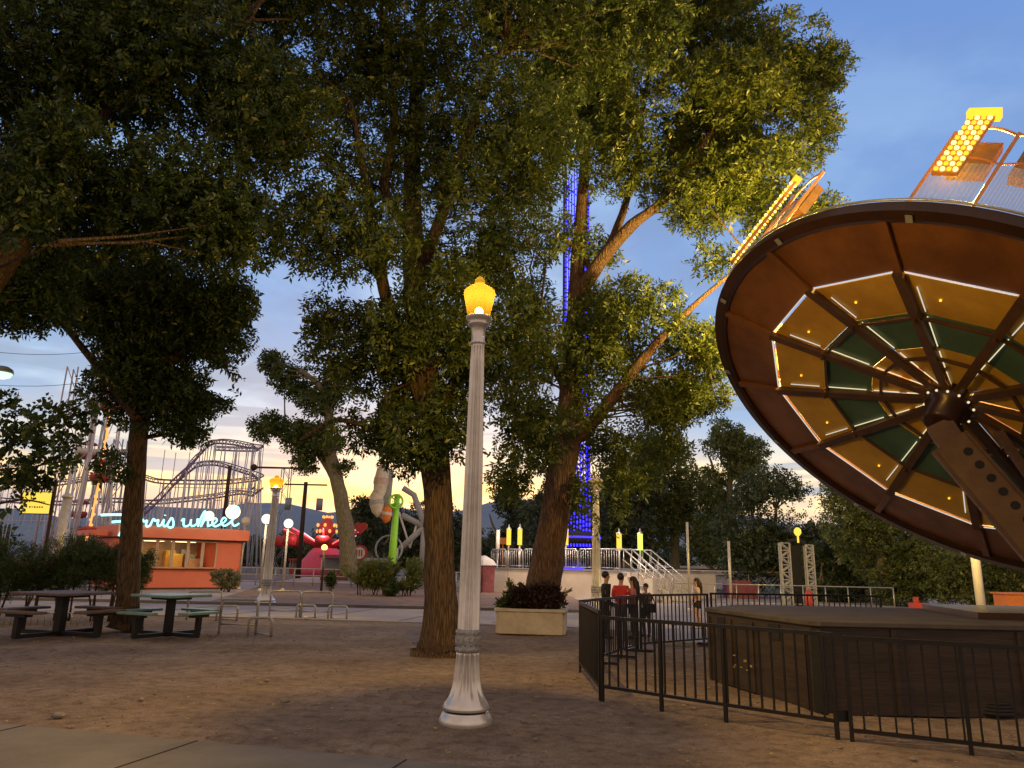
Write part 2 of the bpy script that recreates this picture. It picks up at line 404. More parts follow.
# mountains: a ridge with depth
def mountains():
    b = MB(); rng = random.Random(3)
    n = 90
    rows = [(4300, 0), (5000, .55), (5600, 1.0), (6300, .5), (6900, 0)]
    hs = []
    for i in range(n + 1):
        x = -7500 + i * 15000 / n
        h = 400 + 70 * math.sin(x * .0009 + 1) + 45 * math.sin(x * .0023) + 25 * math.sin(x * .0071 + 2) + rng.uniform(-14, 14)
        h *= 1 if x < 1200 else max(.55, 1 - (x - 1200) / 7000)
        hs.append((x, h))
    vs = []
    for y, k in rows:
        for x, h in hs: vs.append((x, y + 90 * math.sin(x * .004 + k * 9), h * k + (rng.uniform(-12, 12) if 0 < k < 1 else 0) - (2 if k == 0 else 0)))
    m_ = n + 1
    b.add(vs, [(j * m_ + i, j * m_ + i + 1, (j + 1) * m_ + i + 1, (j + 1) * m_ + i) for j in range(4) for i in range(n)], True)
    tag(b.build('mountains', 'mount_haze'), kind='structure')
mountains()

# ---------------------------------------------------------------- street lamps
def make_street_lamp(lit=True):
    t = empty('street_lamp')
    b = MB()
    b.lathe([(.30, -.05), (.305, .03), (.29, .055), (.275, .085), (.255, .10), (.255, .105)], n=48)
    b.build('base_plinth', 'alu', t)
    b = MB(); b.lathe([(.22, .10), (.22, .125)], n=40); b.build('groove', 'black', t)
    b = MB()
    b.lathe([(.262, .125, 0), (.268, .15, 0), (.250, .185, .01), (.222, .225, .05), (.198, .27, .10), (.178, .33, .22), (.160, .42, .28), (.146, .55, .30), (.138, .66, .30), (.137, .70, .05)], n=168, nf=12)
    b.build('flared_base', 'alu', t)
    b = MB()
    b.lathe([(.132, .69), (.150, .705), (.150, .73), (.140, .745), (.148, .77), (.150, .81), (.148, .85), (.138, .87), (.150, .885), (.150, .905), (.130, .92)], n=48)
    for k in range(14):
        a = 2 * PI * k / 14
        b.tube([(.146 * math.cos(a + q * .16), .146 * math.sin(a + q * .16), .76 + .09 * (i / 5)) for i, q in enumerate((0, 1, .4, -.4, -1, 0))], .010, 6)
    b.build('collar_ring', 'gold', t)
    b = MB()
    b.lathe([(.132, .90, .02), (.134, .93, .30), (.126, 1.6, .32), (.115, 2.4, .32), (.103, 3.2, .32), (.091, 3.9, .30), (.085, 4.08, .12), (.086, 4.10, 0)], n=168, nf=12)
    b.build('shaft', 'alu', t)
    b = MB()
    b.lathe([(.086, 4.10), (.098, 4.115), (.098, 4.135), (.088, 4.15), (.090, 4.30), (.100, 4.315), (.132, 4.335), (.138, 4.355), (.128, 4.375), (.150, 4.40), (.165, 4.425), (.165, 4.445), (.140, 4.45)], n=32)
    b.build('capital', 'alu', t)
    b = MB()
    b.sm = True; b.lathe([(.135, 4.45), (.150, 4.47), (.178, 4.58), (.200, 4.68), (.212, 4.735), (.205, 4.765), (.165, 4.80), (.118, 4.83), (.085, 4.845), (.068, 4.855), (.072, 4.875), (.066, 4.91), (.040, 4.94), (.014, 4.955)], n=16, flute=.03, nf=8)
    g = b.build('lantern', 'glass' if lit else 'globe_off', t)
    if lit:
        b = MB(); b.sphere((0, 0, 4.515), .052, 14, 8); b.build('bulb', 'e_bulb', g)
    return t
LW = 1300
def point(loc, w, col=(1, .82, .56), r=.08, parent=None):
    l = bpy.data.lights.new('light', 'POINT'); l.energy = w; l.color = col; l.shadow_soft_size = r
    o = bpy.data.objects.new('light', l); COL.objects.link(o); o.location = loc; return o
lampA = make_street_lamp()
place(lampA, (-.41, 8.39, 0), 0, 'tall silver fluted lamp post with glowing yellow lantern in the middle of the dirt')
lampA.scale = (.92, .92, 1); lampA['category'] = 'street lamp'; lampA['group'] = 'fluted lamp posts with acorn lanterns'
point((-.41, 8.39, 4.70), LW, r=.04)
lampB = copy_tree(lampA); pB = G(265, 604); place(lampB, pB, .3, 'fluted lamp post with glowing lantern beside the coral ticket booth'); lampB.scale = (1.35, 1.35, .97)
point(pB + Vector((0, 0, 4.49)), 1500, r=.04)
lampC = make_street_lamp(False); tag(lampC, 'dim lamp post before the white stage, its top hidden in leaves', 'street lamp', 'fluted lamp posts with acorn lanterns')
place(lampC, at(596.5, 604, 28.0) * 1, .2); lampC.location.z = 0; lampC.scale = (1.3, 1.3, 1)

# ---------------------------------------------------------------- foliage
def noise3(p, s, seed=0):
    r = np.random.default_rng(seed); out = np.zeros(len(p))
    for k in range(5):
        d = r.normal(size=3); d /= np.linalg.norm(d)
        out += np.sin((p @ d) * s * (1 + .45 * k) + r.uniform(0, 6.28)) * (1 / (1 + .3 * k))
    return out / 2.2
def sample_blobs(blobs, n, rng, thr=-.35, ns=2.0, seed=0):
    w = np.array([b[1][0] * b[1][1] * (b[2] if len(b) > 2 else 1) for b in blobs]); w /= w.sum()
    P, D = [], []
    for (c, r_, *_), k in zip(blobs, (w * n * 1.5).astype(int) + 3):
        v = rng.normal(size=(k, 3)); v /= np.linalg.norm(v, axis=1)[:, None]
        q = rng.random(k) ** .42
        P.append(np.array(c) + v * q[:, None] * np.array(r_)); D.append(v)
    P = np.concatenate(P); D = np.concatenate(D)
    keep = noise3(P, ns, seed) > thr
    P, D = P[keep], D[keep]
    i = rng.permutation(len(P))[:n]
    return P[i], D[i]
def leaves(name, P, D, m, parent, rng, nl=9, twig=.26, L=.085, W=.30, spread=1.0, droop=.25, up=0):
    n = len(P)
    T = D * .6 + rng.normal(size=(n, 3)) * .8; T[:, 2] += -droop + up; T /= np.linalg.norm(T, axis=1)[:, None]
    A_ = np.cross(T, rng.normal(size=(n, 3))); A_ /= np.linalg.norm(A_, axis=1)[:, None]
    B2 = np.cross(T, A_)
    s = (np.arange(nl) + .5) / nl
    base = P[:, None, :] + T[:, None, :] * (s[None, :, None] - .5) * twig
    side = np.where(np.arange(nl) % 2 == 0, 1., -1.)
    ang = rng.uniform(-.5, .5, (n, nl))
    dirn = T[:, None, :] * .75 + spread * side[None, :, None] * (A_[:, None, :] * np.cos(ang)[..., None] + B2[:, None, :] * np.sin(ang)[..., None]) + rng.normal(size=(n, nl, 3)) * .22
    dirn[..., 2] -= droop * .7
    dirn /= np.linalg.norm(dirn, axis=2)[..., None]
    LL = L * (rng.uniform(.7, 1.25, (n, nl)) * rng.uniform(.65, 1.3, (n, 1)))[..., None]
    nv = np.cross(dirn, B2[:, None, :] + rng.normal(size=(n, nl, 3)) * .45); nv /= np.linalg.norm(nv, axis=2)[..., None] + 1e-9
    tip = base + dirn * LL; mid = base + dirn * LL * .42
    sag = np.cross(dirn, nv) * LL * .07
    V = np.stack([base, mid + nv * LL * W * .5 + sag, tip, mid - nv * LL * W * .5 + sag], axis=2).reshape(-1, 3).astype(np.float32)
    nf = len(V) // 4
    me = bpy.data.meshes.new(name); me.vertices.add(len(V)); me.vertices.foreach_set('co', V.ravel())
    me.loops.add(nf * 4); me.loops.foreach_set('vertex_index', np.arange(nf * 4, dtype=np.int32))
    me.polygons.add(nf); me.polygons.foreach_set('loop_start', np.arange(nf, dtype=np.int32) * 4)
    try: me.polygons.foreach_set('loop_total', np.full(nf, 4, dtype=np.int32))
    except Exception: pass
    me.materials.append(M[m]); me.update(calc_edges=True)
    o = bpy.data.objects.new(name, me); COL.objects.link(o)
    if parent is not None: o.parent = parent
    return o
def pxblobs(lst, Y0):
    """(px, py, rpx, rpy, dY, [depth radius m], [weight])"""
    out = []
    for b in lst:
        px, py, rx, ry, dy = (tuple(b) + (0,))[:5]; Y = Y0 + dy
        c = at(px, py, Y); k = Y / F * 1.02
        rz = b[5] if len(b) > 5 else (rx + ry) / 2 * k
        out.append((tuple(c), (rx * k, rz, ry * k), b[6] if len(b) > 6 else 1))
    return out
CENT = []
def limbs(b, specs, n=10, wob=.05, seed=0):
    rng = random.Random(seed); CENT.clear()
    for sp in specs:
        pts = [at(p[0], p[1], p[2]) for p in sp]; rr = [p[3] for p in sp]
        # subdivide
        P, R2 = [], []
        for i in range(len(pts) - 1):
            p0 = pts[max(i - 1, 0)]; p1 = pts[i]; p2 = pts[i + 1]; p3 = pts[min(i + 2, len(pts) - 1)]
            for k in range(5):
                t = k / 5
                q = .5 * ((2 * p1) + (p2 - p0) * t + (2 * p0 - 5 * p1 + 4 * p2 - p3) * t * t + (3 * p1 - p0 - 3 * p2 + p3) * t ** 3)
                r_ = rr[i] + (rr[i + 1] - rr[i]) * t
                P.append(q + Vector((rng.uniform(-1, 1), rng.uniform(-1, 1), 0)) * r_ * wob); R2.append(r_ * rng.uniform(.96, 1.04))
        P.append(pts[-1]); R2.append(rr[-1]); CENT.extend(P)
        if sp is specs[0]:
            nn_ = 28; o_ = len(b.v); b.tube(P, R2, nn_); ph_ = rng.uniform(0, 6.28)
            for i, c in enumerate(P):
                fl = max(0, 1 - max(c.z, 0) / (2.4 * R2[0])) ** 2
                for k in range(nn_):
                    a_ = 2 * PI * k / nn_; v = Vector(b.v[o_ + i * nn_ + k]); d_ = v - c
                    q = 1 + .035 * math.sin(7 * a_ + c.z * 1.3 + ph_) + .03 * math.sin(3 * a_ - c.z * .8 + ph_) + .02 * math.sin(13 * a_ + c.z * 2.1) + fl * .45 * max(0, math.sin(2.5 * a_ + ph_)) ** 2
                    b.v[o_ + i * nn_ + k] = tuple(c + d_ * q)
        else: b.tube(P, R2, n)
def twigs(b, starts, targets, rng, r=.03, n=5):
    """thin branches from limb points to crown points"""
    st = np.array([tuple(s) for s in starts])
    for T in targets:
        d = np.linalg.norm(st - T, axis=1) + (st[:, 2] > T[2]) * 1.0
        s = Vector(st[np.argmin(d + rng.random(len(st)) * .8)]); e = Vector(T)
        mid = (s + e) / 2 + Vector(rng.normal(size=3)) * (e - s).length * .08 + Vector((0, 0, (e - s).length * .08))
        b.tube([s, (s * 2 + mid) / 3, mid, e], [r, r * .8, r * .55, r * .2], n, caps=False)
def tree(name, label, Y, trunk_specs, blob_px, nspray, leafm, bark='bark', seed=1, group=None, base=None, nl=9, L=.085, twig=.26, W=.30, thr=-.35, ns=2.0, ntw=40, droop=.25, cat='tree', twr=.035, spread=1.0):
    rng = np.random.default_rng(seed)
    loc = base if base is not None else Vector((0, 0, 0))
    t = empty(name, (0, 0, 0), 0, label, cat, group)
    bl = pxblobs(blob_px, Y)
    P, D = sample_blobs(bl, nspray, rng, thr, ns, seed)
    b = MB(); 
    if trunk_specs:
        limbs(b, trunk_specs, seed=seed)
        if ntw:
            cents = np.array([tuple(c) for c in CENT])
            hi = cents[cents[:, 2] > cents[:, 2].min() + (cents[:, 2].max() - cents[:, 2].min()) * .3]
            twigs(b, hi, P[rng.permutation(len(P))[:ntw]], rng, twr)
        tr = b.build('trunk', bark, t)
    cr = leaves('crown', P, D, leafm, t, rng, nl, twig, L, W, spread, droop)
    return t

# big tree in the middle
tree('shade_tree', 'thick straight trunked shade tree just behind the silver lamp post', 14.2,
     [[(442, 668, 14.2, .46), (442, 655, 14.2, .37), (442, 638, 14.2, .31), (440, 560, 14.2, .28), (436, 470, 14.2, .272), (426, 380, 14.3, .26), (416, 300, 14.5, .24), (412, 200, 15, .20), (416, 90, 15.5, .15), (425, -40, 16, .08)],
      [(424, 400, 14.3, .20), (402, 340, 14.1, .15), (384, 290, 14, .12), (372, 215, 13.8, .09), (350, 100, 13.5, .05)],
      [(415, 290, 14.5, .15), (440, 220, 14.2, .12), (470, 130, 14, .09), (505, 40, 13.8, .05)],
      [(412, 230, 14.8, .14), (385, 190, 14.6, .11), (395, 110, 14.4, .08), (380, 0, 14.2, .05)],
      [(430, 420, 14.2, .13), (465, 370, 14.8, .10), (520, 330, 15.3, .07), (560, 320, 15.6, .04)],
      [(434, 470, 14.2, .08), (395, 440, 14.6, .06), (340, 420, 15, .05), (300, 440, 15.2, .03)]],
     [(330, 40, 110, 90, 0), (440, 20, 130, 100, 0), (560, 20, 100, 100, .3), (300, 150, 80, 80, -1), (400, 130, 90, 90, .8), (500, 140, 100, 80, 0),
      (340, 235, 80, 52, -1.2), (388, 255, 38, 32, -1.8), (470, 230, 85, 70, .3), (525, 160, 50, 60, .8), (372, 350, 70, 50, .3), (325, 318, 26, 24, .2, .7, .7), (430, 380, 75, 60, .6), (385, 425, 62, 30, .4), (410, 455, 34, 22, .2),
      (430, 430, 52, 42, -.9, .8, 1.1), (455, 350, 55, 55, -1, .8, 1.1), (400, 330, 45, 45, -1, .7, 1), (445, 290, 50, 40, -.9, .8, .9), (500, 340, 70, 60, .8), (530, 430, 44, 38, 1.2), (250, 80, 60, 80, 0), (640, 20, 60, 60, .5), (350, -70, 160, 60, 0), (520, -70, 170, 60, 0), (500, 270, 46, 46, .7)],
     25000, 'leaf_mid', 'bark', 11, thr=-.48, ns=2.2, ntw=170, L=.125, W=.36, twig=.32)
# leaning tree in the planter
tree('shade_tree', 'leaning forked shade tree growing out of the stone planter box', 19.6,
     [[(540, 622, 19.6, .50), (543, 590, 19.6, .43), (550, 545, 19.6, .39), (561, 480, 19.6, .37), (569, 420, 19.6, .35), (573, 350, 19.8, .27), (577, 280, 20, .22), (582, 200, 20.3, .16), (590, 60, 20.6, .08)],
      [(566, 445, 19.6, .26), (590, 425, 19.3, .19), (620, 388, 19, .16), (655, 345, 18.7, .12), (700, 300, 18.4, .07), (760, 250, 18, .04)],
      [(576, 300, 20, .22), (600, 262, 19.6, .20), (632, 225, 19.2, .16), (668, 195, 18.9, .11), (720, 120, 18.4, .06)],
      [(602, 262, 19.6, .13), (622, 215, 19.9, .11), (636, 160, 20.1, .08), (650, 60, 20.4, .05)],
      [(572, 400, 19.7, .15), (545, 350, 20, .11), (520, 300, 20.3, .08), (500, 230, 20.6, .05)],
      [(574, 330, 19.8, .10), (590, 270, 20, .09), (560, 235, 20, .06)]],
     [(600, 40, 100, 90, 0), (700, 20, 70, 70, 0, 2, .9), (780, 60, 66, 48, -.5, 1.6, 1), (720, 110, 80, 60, -.6, 2, 1.2), (640, 150, 70, 60, -.5), (570, 100, 80, 66, .4), (800, 130, 42, 46, -.4, 1.3, 1), (755, 175, 58, 42, -.8, 1.5, 1),
      (820, 70, 34, 30, -.2, 1, .8), (700, 190, 45, 50, -1, 1.2, 1), (780, 215, 45, 32, -.5, 1.2, .9), (820, 215, 28, 26, 0, .8, .5), (690, -40, 120, 60, 0),
      (612, 305, 38, 30, .3, 1, .8), (600, 250, 26, 22, .9, .7, .35), (548, 235, 26, 34, .9, .8, .5), (640, 320, 52, 46, -.8, 1.2, 1.2), (600, 360, 46, 50, -.3, 1.2, 1), (665, 400, 40, 32, -.5, 1, 1.1), (700, 350, 44, 30, -.8, 1, .9), (530, 300, 28, 34, .8, .8, .5), (520, 360, 40, 60, .8, 1, .8), (620, 440, 34, 22, 0, .8, .8), (540, 440, 30, 40, .6, .9, .7), (577, 235, 26, 26, -1.0, .5, .30), (572, 330, 30, 34, -1.0, .5, .5), (590, 410, 22, 22, -.9, .5, .3), (600, 200, 22, 18, .8, .6, .3), (584, 455, 14, 18, .8, .5, .3),
      (510, 480, 22, 24, .8, .7, .6), (600, 490, 30, 30, -.4, .7, 1.1), (607, 520, 20, 22, -.2, .5, .7), (575, 500, 16, 30, 1.2, .5, .6), (635, 470, 30, 24, .2, .7, .8), (670, 450, 26, 18, .1, .7, .5), (690, 395, 40, 22, -.4, .8, .7), (715, 260, 30, 22, -.6, .6, .35)],
     24000, 'leaf_light', 'barkred', 23, thr=-.45, ns=1.8, ntw=170, L=.15, W=.36, twig=.42)
# left dark tree
tree('shade_tree', 'dark leaning tree standing right behind the picnic tables', 16.6,
     [[(126, 630, 17.4, .30), (128, 600, 17.4, .245), (132, 520, 17.2, .215), (138, 440, 17, .20), (143, 390, 16.9, .17), (150, 320, 16.9, .15), (150, 230, 17.2, .11), (120, 100, 17.5, .07)],
      [(138, 420, 16.6, .13), (100, 370, 16.4, .09), (60, 320, 16.2, .06)],
      [(141, 400, 16.7, .13), (180, 350, 16.7, .09), (220, 320, 16.7, .05)],
      [(148, 330, 16.9, .11), (110, 250, 16.8, .08), (70, 170, 16.6, .05)],
      [(150, 250, 17.2, .09), (200, 170, 17, .07), (230, 80, 17, .04)]],
     [(150, 300, 100, 50, 0), (135, 330, 48, 38, -.4), (200, 330, 56, 42, 0), (150, 390, 62, 44, .2, 1.3, 1.2), (205, 385, 32, 34, .1, .8, 1), (128, 405, 18, 22, 0, .7, .4), (75, 285, 64, 42, 0), (190, 430, 22, 16, 0, .5, .5), (235, 300, 26, 24, 0, .6, .8), (112, 466, 16, 18, 0, .5, .3)],
     9000, 'leaf_dark', 'bark', 31, thr=-.5, ns=2.4, ntw=60, L=.125, W=.42, twig=.32)
# near tree off the left edge that fills the upper left corner
tree('shade_tree', 'big nearer tree leaning in from the left edge, crown filling the upper left corner', 11.5,
     [[(-230, 640, 11.5, .50), (-190, 560, 11.5, .42), (-120, 430, 11.5, .36), (-50, 320, 11.6, .31), (15, 235, 11.7, .27), (45, 160, 11.8, .22), (70, 60, 12, .15), (90, -60, 12, .10)],
      [(-20, 275, 11.6, .05), (10, 262, 10.8, .026), (40, 250, 10.4, .014), (60, 240, 10.2, .007)],
      [(10, 265, 10.8, .014), (6, 240, 10.7, .01), (12, 226, 10.6, .006)],
      [(40, 170, 11.8, .15), (110, 110, 11.8, .10), (180, 60, 11.8, .06), (250, 20, 11.8, .03)],
      [(20, 230, 11.7, .10), (100, 200, 12, .07), (180, 190, 12, .04)]],
     [(60, 60, 120, 80, .3), (170, 60, 110, 90, .4), (260, 110, 60, 80, .6), (70, 210, 90, 70, .9), (170, 200, 95, 66, .4), (230, 230, 55, 48, .5, 1), (-30, 140, 80, 120, .9), (25, 200, 50, 60, -1.0, .6, 1.1), (60, 140, 50, 50, -1.0, .6, 1), (100, -60, 190, 70, .3), (20, 300, 60, 36, 1.2, .9), (250, -40, 100, 60, .6)],
     21000, 'leaf_dark', 'bark', 41, thr=-.8, ns=2.4, ntw=120, L=.11, W=.40, twig=.28)
# broad leaved sprig crossing the left edge
tree('young_tree', 'thin broad leaved young tree with open branches at the left edge before the yellow sign', 13.0,
     [[(-60, 600, 13, .06), (-40, 540, 13, .055), (-10, 470, 13, .045), (30, 430, 13, .03), (80, 405, 13, .015)],
      [(-20, 490, 13, .03), (30, 470, 13, .02), (90, 440, 13, .01)], [(-30, 510, 13, .03), (20, 500, 13, .018), (50, 505, 13, .008)]],
     [(10, 440, 30, 46, 0, .7), (60, 430, 34, 30, 0, .7), (30, 475, 30, 20, 0, .6, .8), (82, 412, 20, 14, 0, .5, .4), (66, 462, 14, 14, 0, .4, .3), (0, 395, 14, 12, 0, .4, .6), (5, 490, 26, 26, 0, .4, .4)],
     380, 'leaf_dark', 'bark', 51, nl=6, L=.11, W=.75, twig=.26, thr=-.6, ntw=20, twr=.012)
# mid distance leaning tree
tree('park_tree', 'sparse tree with pale leaning trunk behind the spinning arm ride', 44,
     [[(349, 575, 44, .50), (347, 540, 44, .46), (343, 510, 44, .43), (335, 470, 44, .38), (327, 440, 44, .30), (330, 410, 44, .2)],
      [(342, 500, 44, .3), (330, 470, 44.3, .24), (308, 440, 44.6, .18), (285, 420, 45, .12)],
      [(330, 430, 44, .25), (322, 390, 44, .2), (300, 370, 44, .12)]],
     [(270, 428, 20, 16, 0, 1.3), (298, 436, 20, 18, 0, 1.3), (322, 440, 24, 20, 0, 1.3), (345, 470, 12, 9, 0, .8, .8), (292, 378, 24, 20, 0, 1.5), (272, 362, 13, 12, 0, 1), (318, 395, 26, 24, 0, 1.5), (305, 462, 13, 12, 0, 1, .7), (338, 380, 22, 24, 0, 1.5), (345, 490, 8, 6, 0, .5, .6)],
     2900, 'leaf_mid', 'barkgrey', 61, nl=7, L=.20, W=.55, twig=.55, thr=-.35, ns=.9, ntw=40, twr=.06)
# background trees
BG = [
 ('round dark tree filling in behind the blue lit tower base', 60, [(560, 500, 22, 30), (540, 520, 22, 26), (585, 520, 26, 34)], 'leaf_bg', 2200),
 ('tall dark tree behind the yellow stage lanterns', 62, [(610, 490, 26, 34), (640, 470, 28, 40), (625, 530, 30, 30)], 'leaf_bg', 2800),
 ('open crowned tree above the pale far building', 66, [(665, 450, 30, 22), (680, 490, 34, 34), (655, 520, 26, 30), (700, 520, 24, 34)], 'leaf_bg_lit', 3000),
 ('loose airy tree against the bright sky left of the big ride', 60, [(720, 440, 26, 22), (745, 455, 24, 22), (730, 490, 36, 30), (715, 540, 26, 26)], 'leaf_bg_lit', 2800),
 ('bushy blue green tree behind the two white poles', 46, [(770, 500, 36, 34), (745, 530, 34, 34), (800, 520, 30, 36), (770, 560, 48, 34)], 'leaf_bg', 4200),
 ('dark round shrubby tree behind the lattice archway', 42, [(830, 575, 34, 34), (855, 560, 34, 34), (840, 600, 40, 12)], 'leaf_bg', 2800),
 ('dense green tree under the low rim of the ride', 38, [(880, 540, 44, 40), (920, 560, 40, 32), (855, 520, 34, 32), (900, 590, 30, 18), (850, 490, 30, 24)], 'leaf_bg_lit', 4400),
 ('broad green tree behind the tall white post at right', 36, [(970, 585, 36, 26), (945, 570, 32, 30), (1000, 600, 26, 20), (990, 565, 40, 20), (1040, 580, 30, 24)], 'leaf_bg_lit', 3200),
 ('tall thin tree beyond the dark lamp top, right of the middle trunk', 70, [(508, 500, 14, 18), (520, 520, 16, 18), (500, 535, 12, 14)], 'leaf_bg', 900),
 ('low dark tree mass beyond the grey swing frame', 75, [(430, 530, 34, 30), (380, 520, 30, 18), (405, 540, 34, 20), (460, 545, 22, 28)], 'leaf_bg', 2600),
 ('small dark tree behind the green ride post', 66, [(365, 510, 16, 14), (375, 535, 22, 16)], 'leaf_bg', 800),
]
for i, (lb, Y, bl, lm, n) in enumerate(BG):
    cx = sum(b[0] for b in bl) / len(bl); top = min(b[1] for b in bl)
    s = Y / 50.0
    tree('park_tree', lb, Y, [[(cx, 575, Y, .34 * s), (cx, 545, Y, .28 * s), (cx + 3, top + 30, Y, .16 * s), (cx + 5, top + 8, Y, .07 * s)],
                             [(cx, 540, Y, .16 * s), (cx - 14, top + 30, Y, .09 * s), (cx - 20, top + 14, Y, .04 * s)],
                             [(cx, 535, Y, .16 * s), (cx + 14, top + 34, Y, .09 * s), (cx + 22, top + 18, Y, .04 * s)]],
         bl, n, lm, 'barkgrey', 100 + i, 'trees beyond the midway', nl=7, L=.22 * s, W=.5, twig=.6 * s, thr=-.45, ns=.9, ntw=26, twr=.07)
# far wood along the horizon
def wood():
    rng = np.random.default_rng(5)
    bl = []
    for x in np.arange(-230, 260, 9):
        h = 5 + 3.5 * rng.random()
        bl.append(((x + rng.uniform(-3, 3), 190 + rng.uniform(-15, 15), h * .55), (7.5, 6, h * .62)))
    P, D = sample_blobs(bl, 16000, rng, -.9, .3, 2)
    o = leaves('far_wood', P, D, 'leaf_bg', None, rng, 5, 2.2, 1.1, .6)
    tag(o, 'dark line of far trees along the horizon below the mountains', 'woods', kind='stuff')
wood()
# junipers and bushes
def bush(name, label, Y, bl, n, m='leaf_dark', L=.07, W=.22, nl=10, twig=.22, seed=1, group=None, thr=-.5, ns=3, cat='shrub', droop=-.3, stem=True):
    rng = np.random.default_rng(seed)
    t = empty(name, (0, 0, 0), 0, label, cat, group)
    B2 = pxblobs(bl, Y); P, D = sample_blobs(B2, n, rng, thr, ns, seed)
    if stem:
        b = MB()
        for c, r_, *_ in B2:
            for k in range(3):
                b.tube([(c[0] + rng.uniform(-.1, .1), c[1], 0), (c[0] + rng.uniform(-.3, .3) * r_[0], c[1], c[2] * .6), (c[0] + rng.uniform(-.7, .7) * r_[0], c[1], c[2] + r_[2] * .5)], [.03, .02, .008], 6)
        b.build('stem', 'bark', t)
    leaves('foliage', P, D, m, t, rng, nl, twig, L, W, .8, droop)
    return t
bush('juniper_bush', 'spreading dark juniper bush at the left edge behind the brown table', 19.5, [(5, 570, 40, 28, 0, .9), (-25, 560, 30, 26, 0, .9), (30, 580, 18, 14, 0, .6)], 4200, seed=71, group='juniper bushes by the picnic tables')
bush('juniper_bush', 'wide dark juniper bush between the yellow sign pole and the tree trunk', 19.8, [(75, 560, 30, 24, 0, .9), (100, 570, 26, 22, 0, .9), (62, 576, 20, 16, 0, .7), (120, 560, 16, 14, 0, .6)], 4600, seed=72, group='juniper bushes by the picnic tables')
bush('juniper_bush', 'small juniper bush poking out right of the dark trunk', 20.2, [(138, 560, 14, 14, 0, .5), (135, 577, 14, 12, 0, .5)], 1100, seed=73, group='juniper bushes by the picnic tables')
bush('sage_bush', 'round pale green bush in front of the booth corner', 38, [(224, 578, 12, 8, 0, .6), (230, 580, 10, 7, 0, .5)], 420, 'leaf_sage', L=.12, W=.4, seed=74)
bush('clipped_hedge', 'long dark clipped hedge in front of the green ride post', 37, [(360, 572, 16, 10, 0, .8), (385, 570, 20, 10, 0, .8), (410, 572, 18, 12, 0, .8), (375, 580, 20, 8, 0, .8), (405, 584, 14, 6, 0, .7)], 1600, 'leaf_bg_lit', L=.14, W=.4, nl=7, twig=.35, seed=75, cat='hedge', thr=-.4)
bush('conical_shrub', 'small dark upright shrub beside the thin orange lit lamp', 38, [(331, 580, 4, 8, 0, .25)], 160, 'leaf_dark', L=.12, W=.3, seed=76)
bush('low_shrub', 'low dark shrub at the foot of the green ride post', 36, [(390, 588, 8, 8, 0, .4)], 200, 'leaf_dark', L=.12, W=.3, seed=77)

# ---------------------------------------------------------------- planter
pc = Vector((.62, 19.6, 0))
pt = empty('planter_box', (.64, 19.5, 0), rad(-6), 'square pale stone planter box with the leaning tree in it', 'planter')
b = MB(); w = 1.56; t_ = .12
for (x, y, dx, dy) in ((0, -w / 2, w, t_), (0, w / 2, w, t_), (-w / 2, 0, t_, w - t_ * 1.02), (w / 2, 0, t_, w - t_ * 1.02)): b.box((x, y, .26), (dx, dy, .52))
b.build('wall', 'planter', pt, bevel=.012)
b = MB()
for (x, y, dx, dy) in ((0, -w / 2, w + .14, t_ + .1), (0, w / 2, w + .14, t_ + .1), (-w / 2, 0, t_ + .1, w - .1), (w / 2, 0, t_ + .1, w - .1)): b.box((x, y, .55), (dx, dy, .07))
b.build('rim', 'planter', pt, bevel=.012)
b = MB(); b.box((0, 0, .22), (w - .13, w - .13, .40)); b.build('soil', 'bed', pt)
def inplace(name, label, blobs, n, m, seed, L=.12, W=.5, nl=8, twig=.3, droop=-.2, cat='plant', thr=-.8):
    rng = np.random.default_rng(seed)
    P, D = sample_blobs(blobs, n, rng, thr, 4, seed)
    o = leaves(name, P, D, m, None, rng, nl, twig, L, W, .8, droop); tag(o, label, cat); return o
inplace('red_leaved_plant', 'dark red leaved plants crowding the front of the planter', [((.62, 18.95, .76), (.60, .22, .30)), ((1.0, 19.0, .80), (.35, .25, .32)), ((.35, 19.1, .76), (.3, .3, .28))], 900, 'leaf_purple', 81)
inplace('green_leaved_plant', 'green leafy plant at the left corner of the planter', [((.02, 19.2, .78), (.24, .3, .30))], 260, 'leaf_mid', 82)
def grass_tuft(px, Y, label, seed, n=16, h=.7):
    rng = random.Random(seed); b = MB(); c = at(px, 600, Y); c.z = .5
    for k in range(n):
        a = rng.uniform(0, 6.28); l = rng.uniform(.5, 1) * h; o_ = rng.uniform(.15, .5) * l
        p = [c + Vector((math.cos(a), math.sin(a), 0)) * o_ * t ** 2 * (1.3 if t == 1 else 1) + Vector((0, 0, l * (t if t < 1 else .86))) for t in (0, .35, .7, 1)]
        b.tube(p, [.008, .007, .006, .012], 4)
    tag(b.build('ornamental_grass', 'leaf_sage'), label, 'plant', 'ornamental grasses in the planter')
grass_tuft(514, 19.3, 'thin ornamental grass at the left corner of the planter', 1)
grass_tuft(560, 19.0, 'thin arching ornamental grass at the right side of the planter', 2)

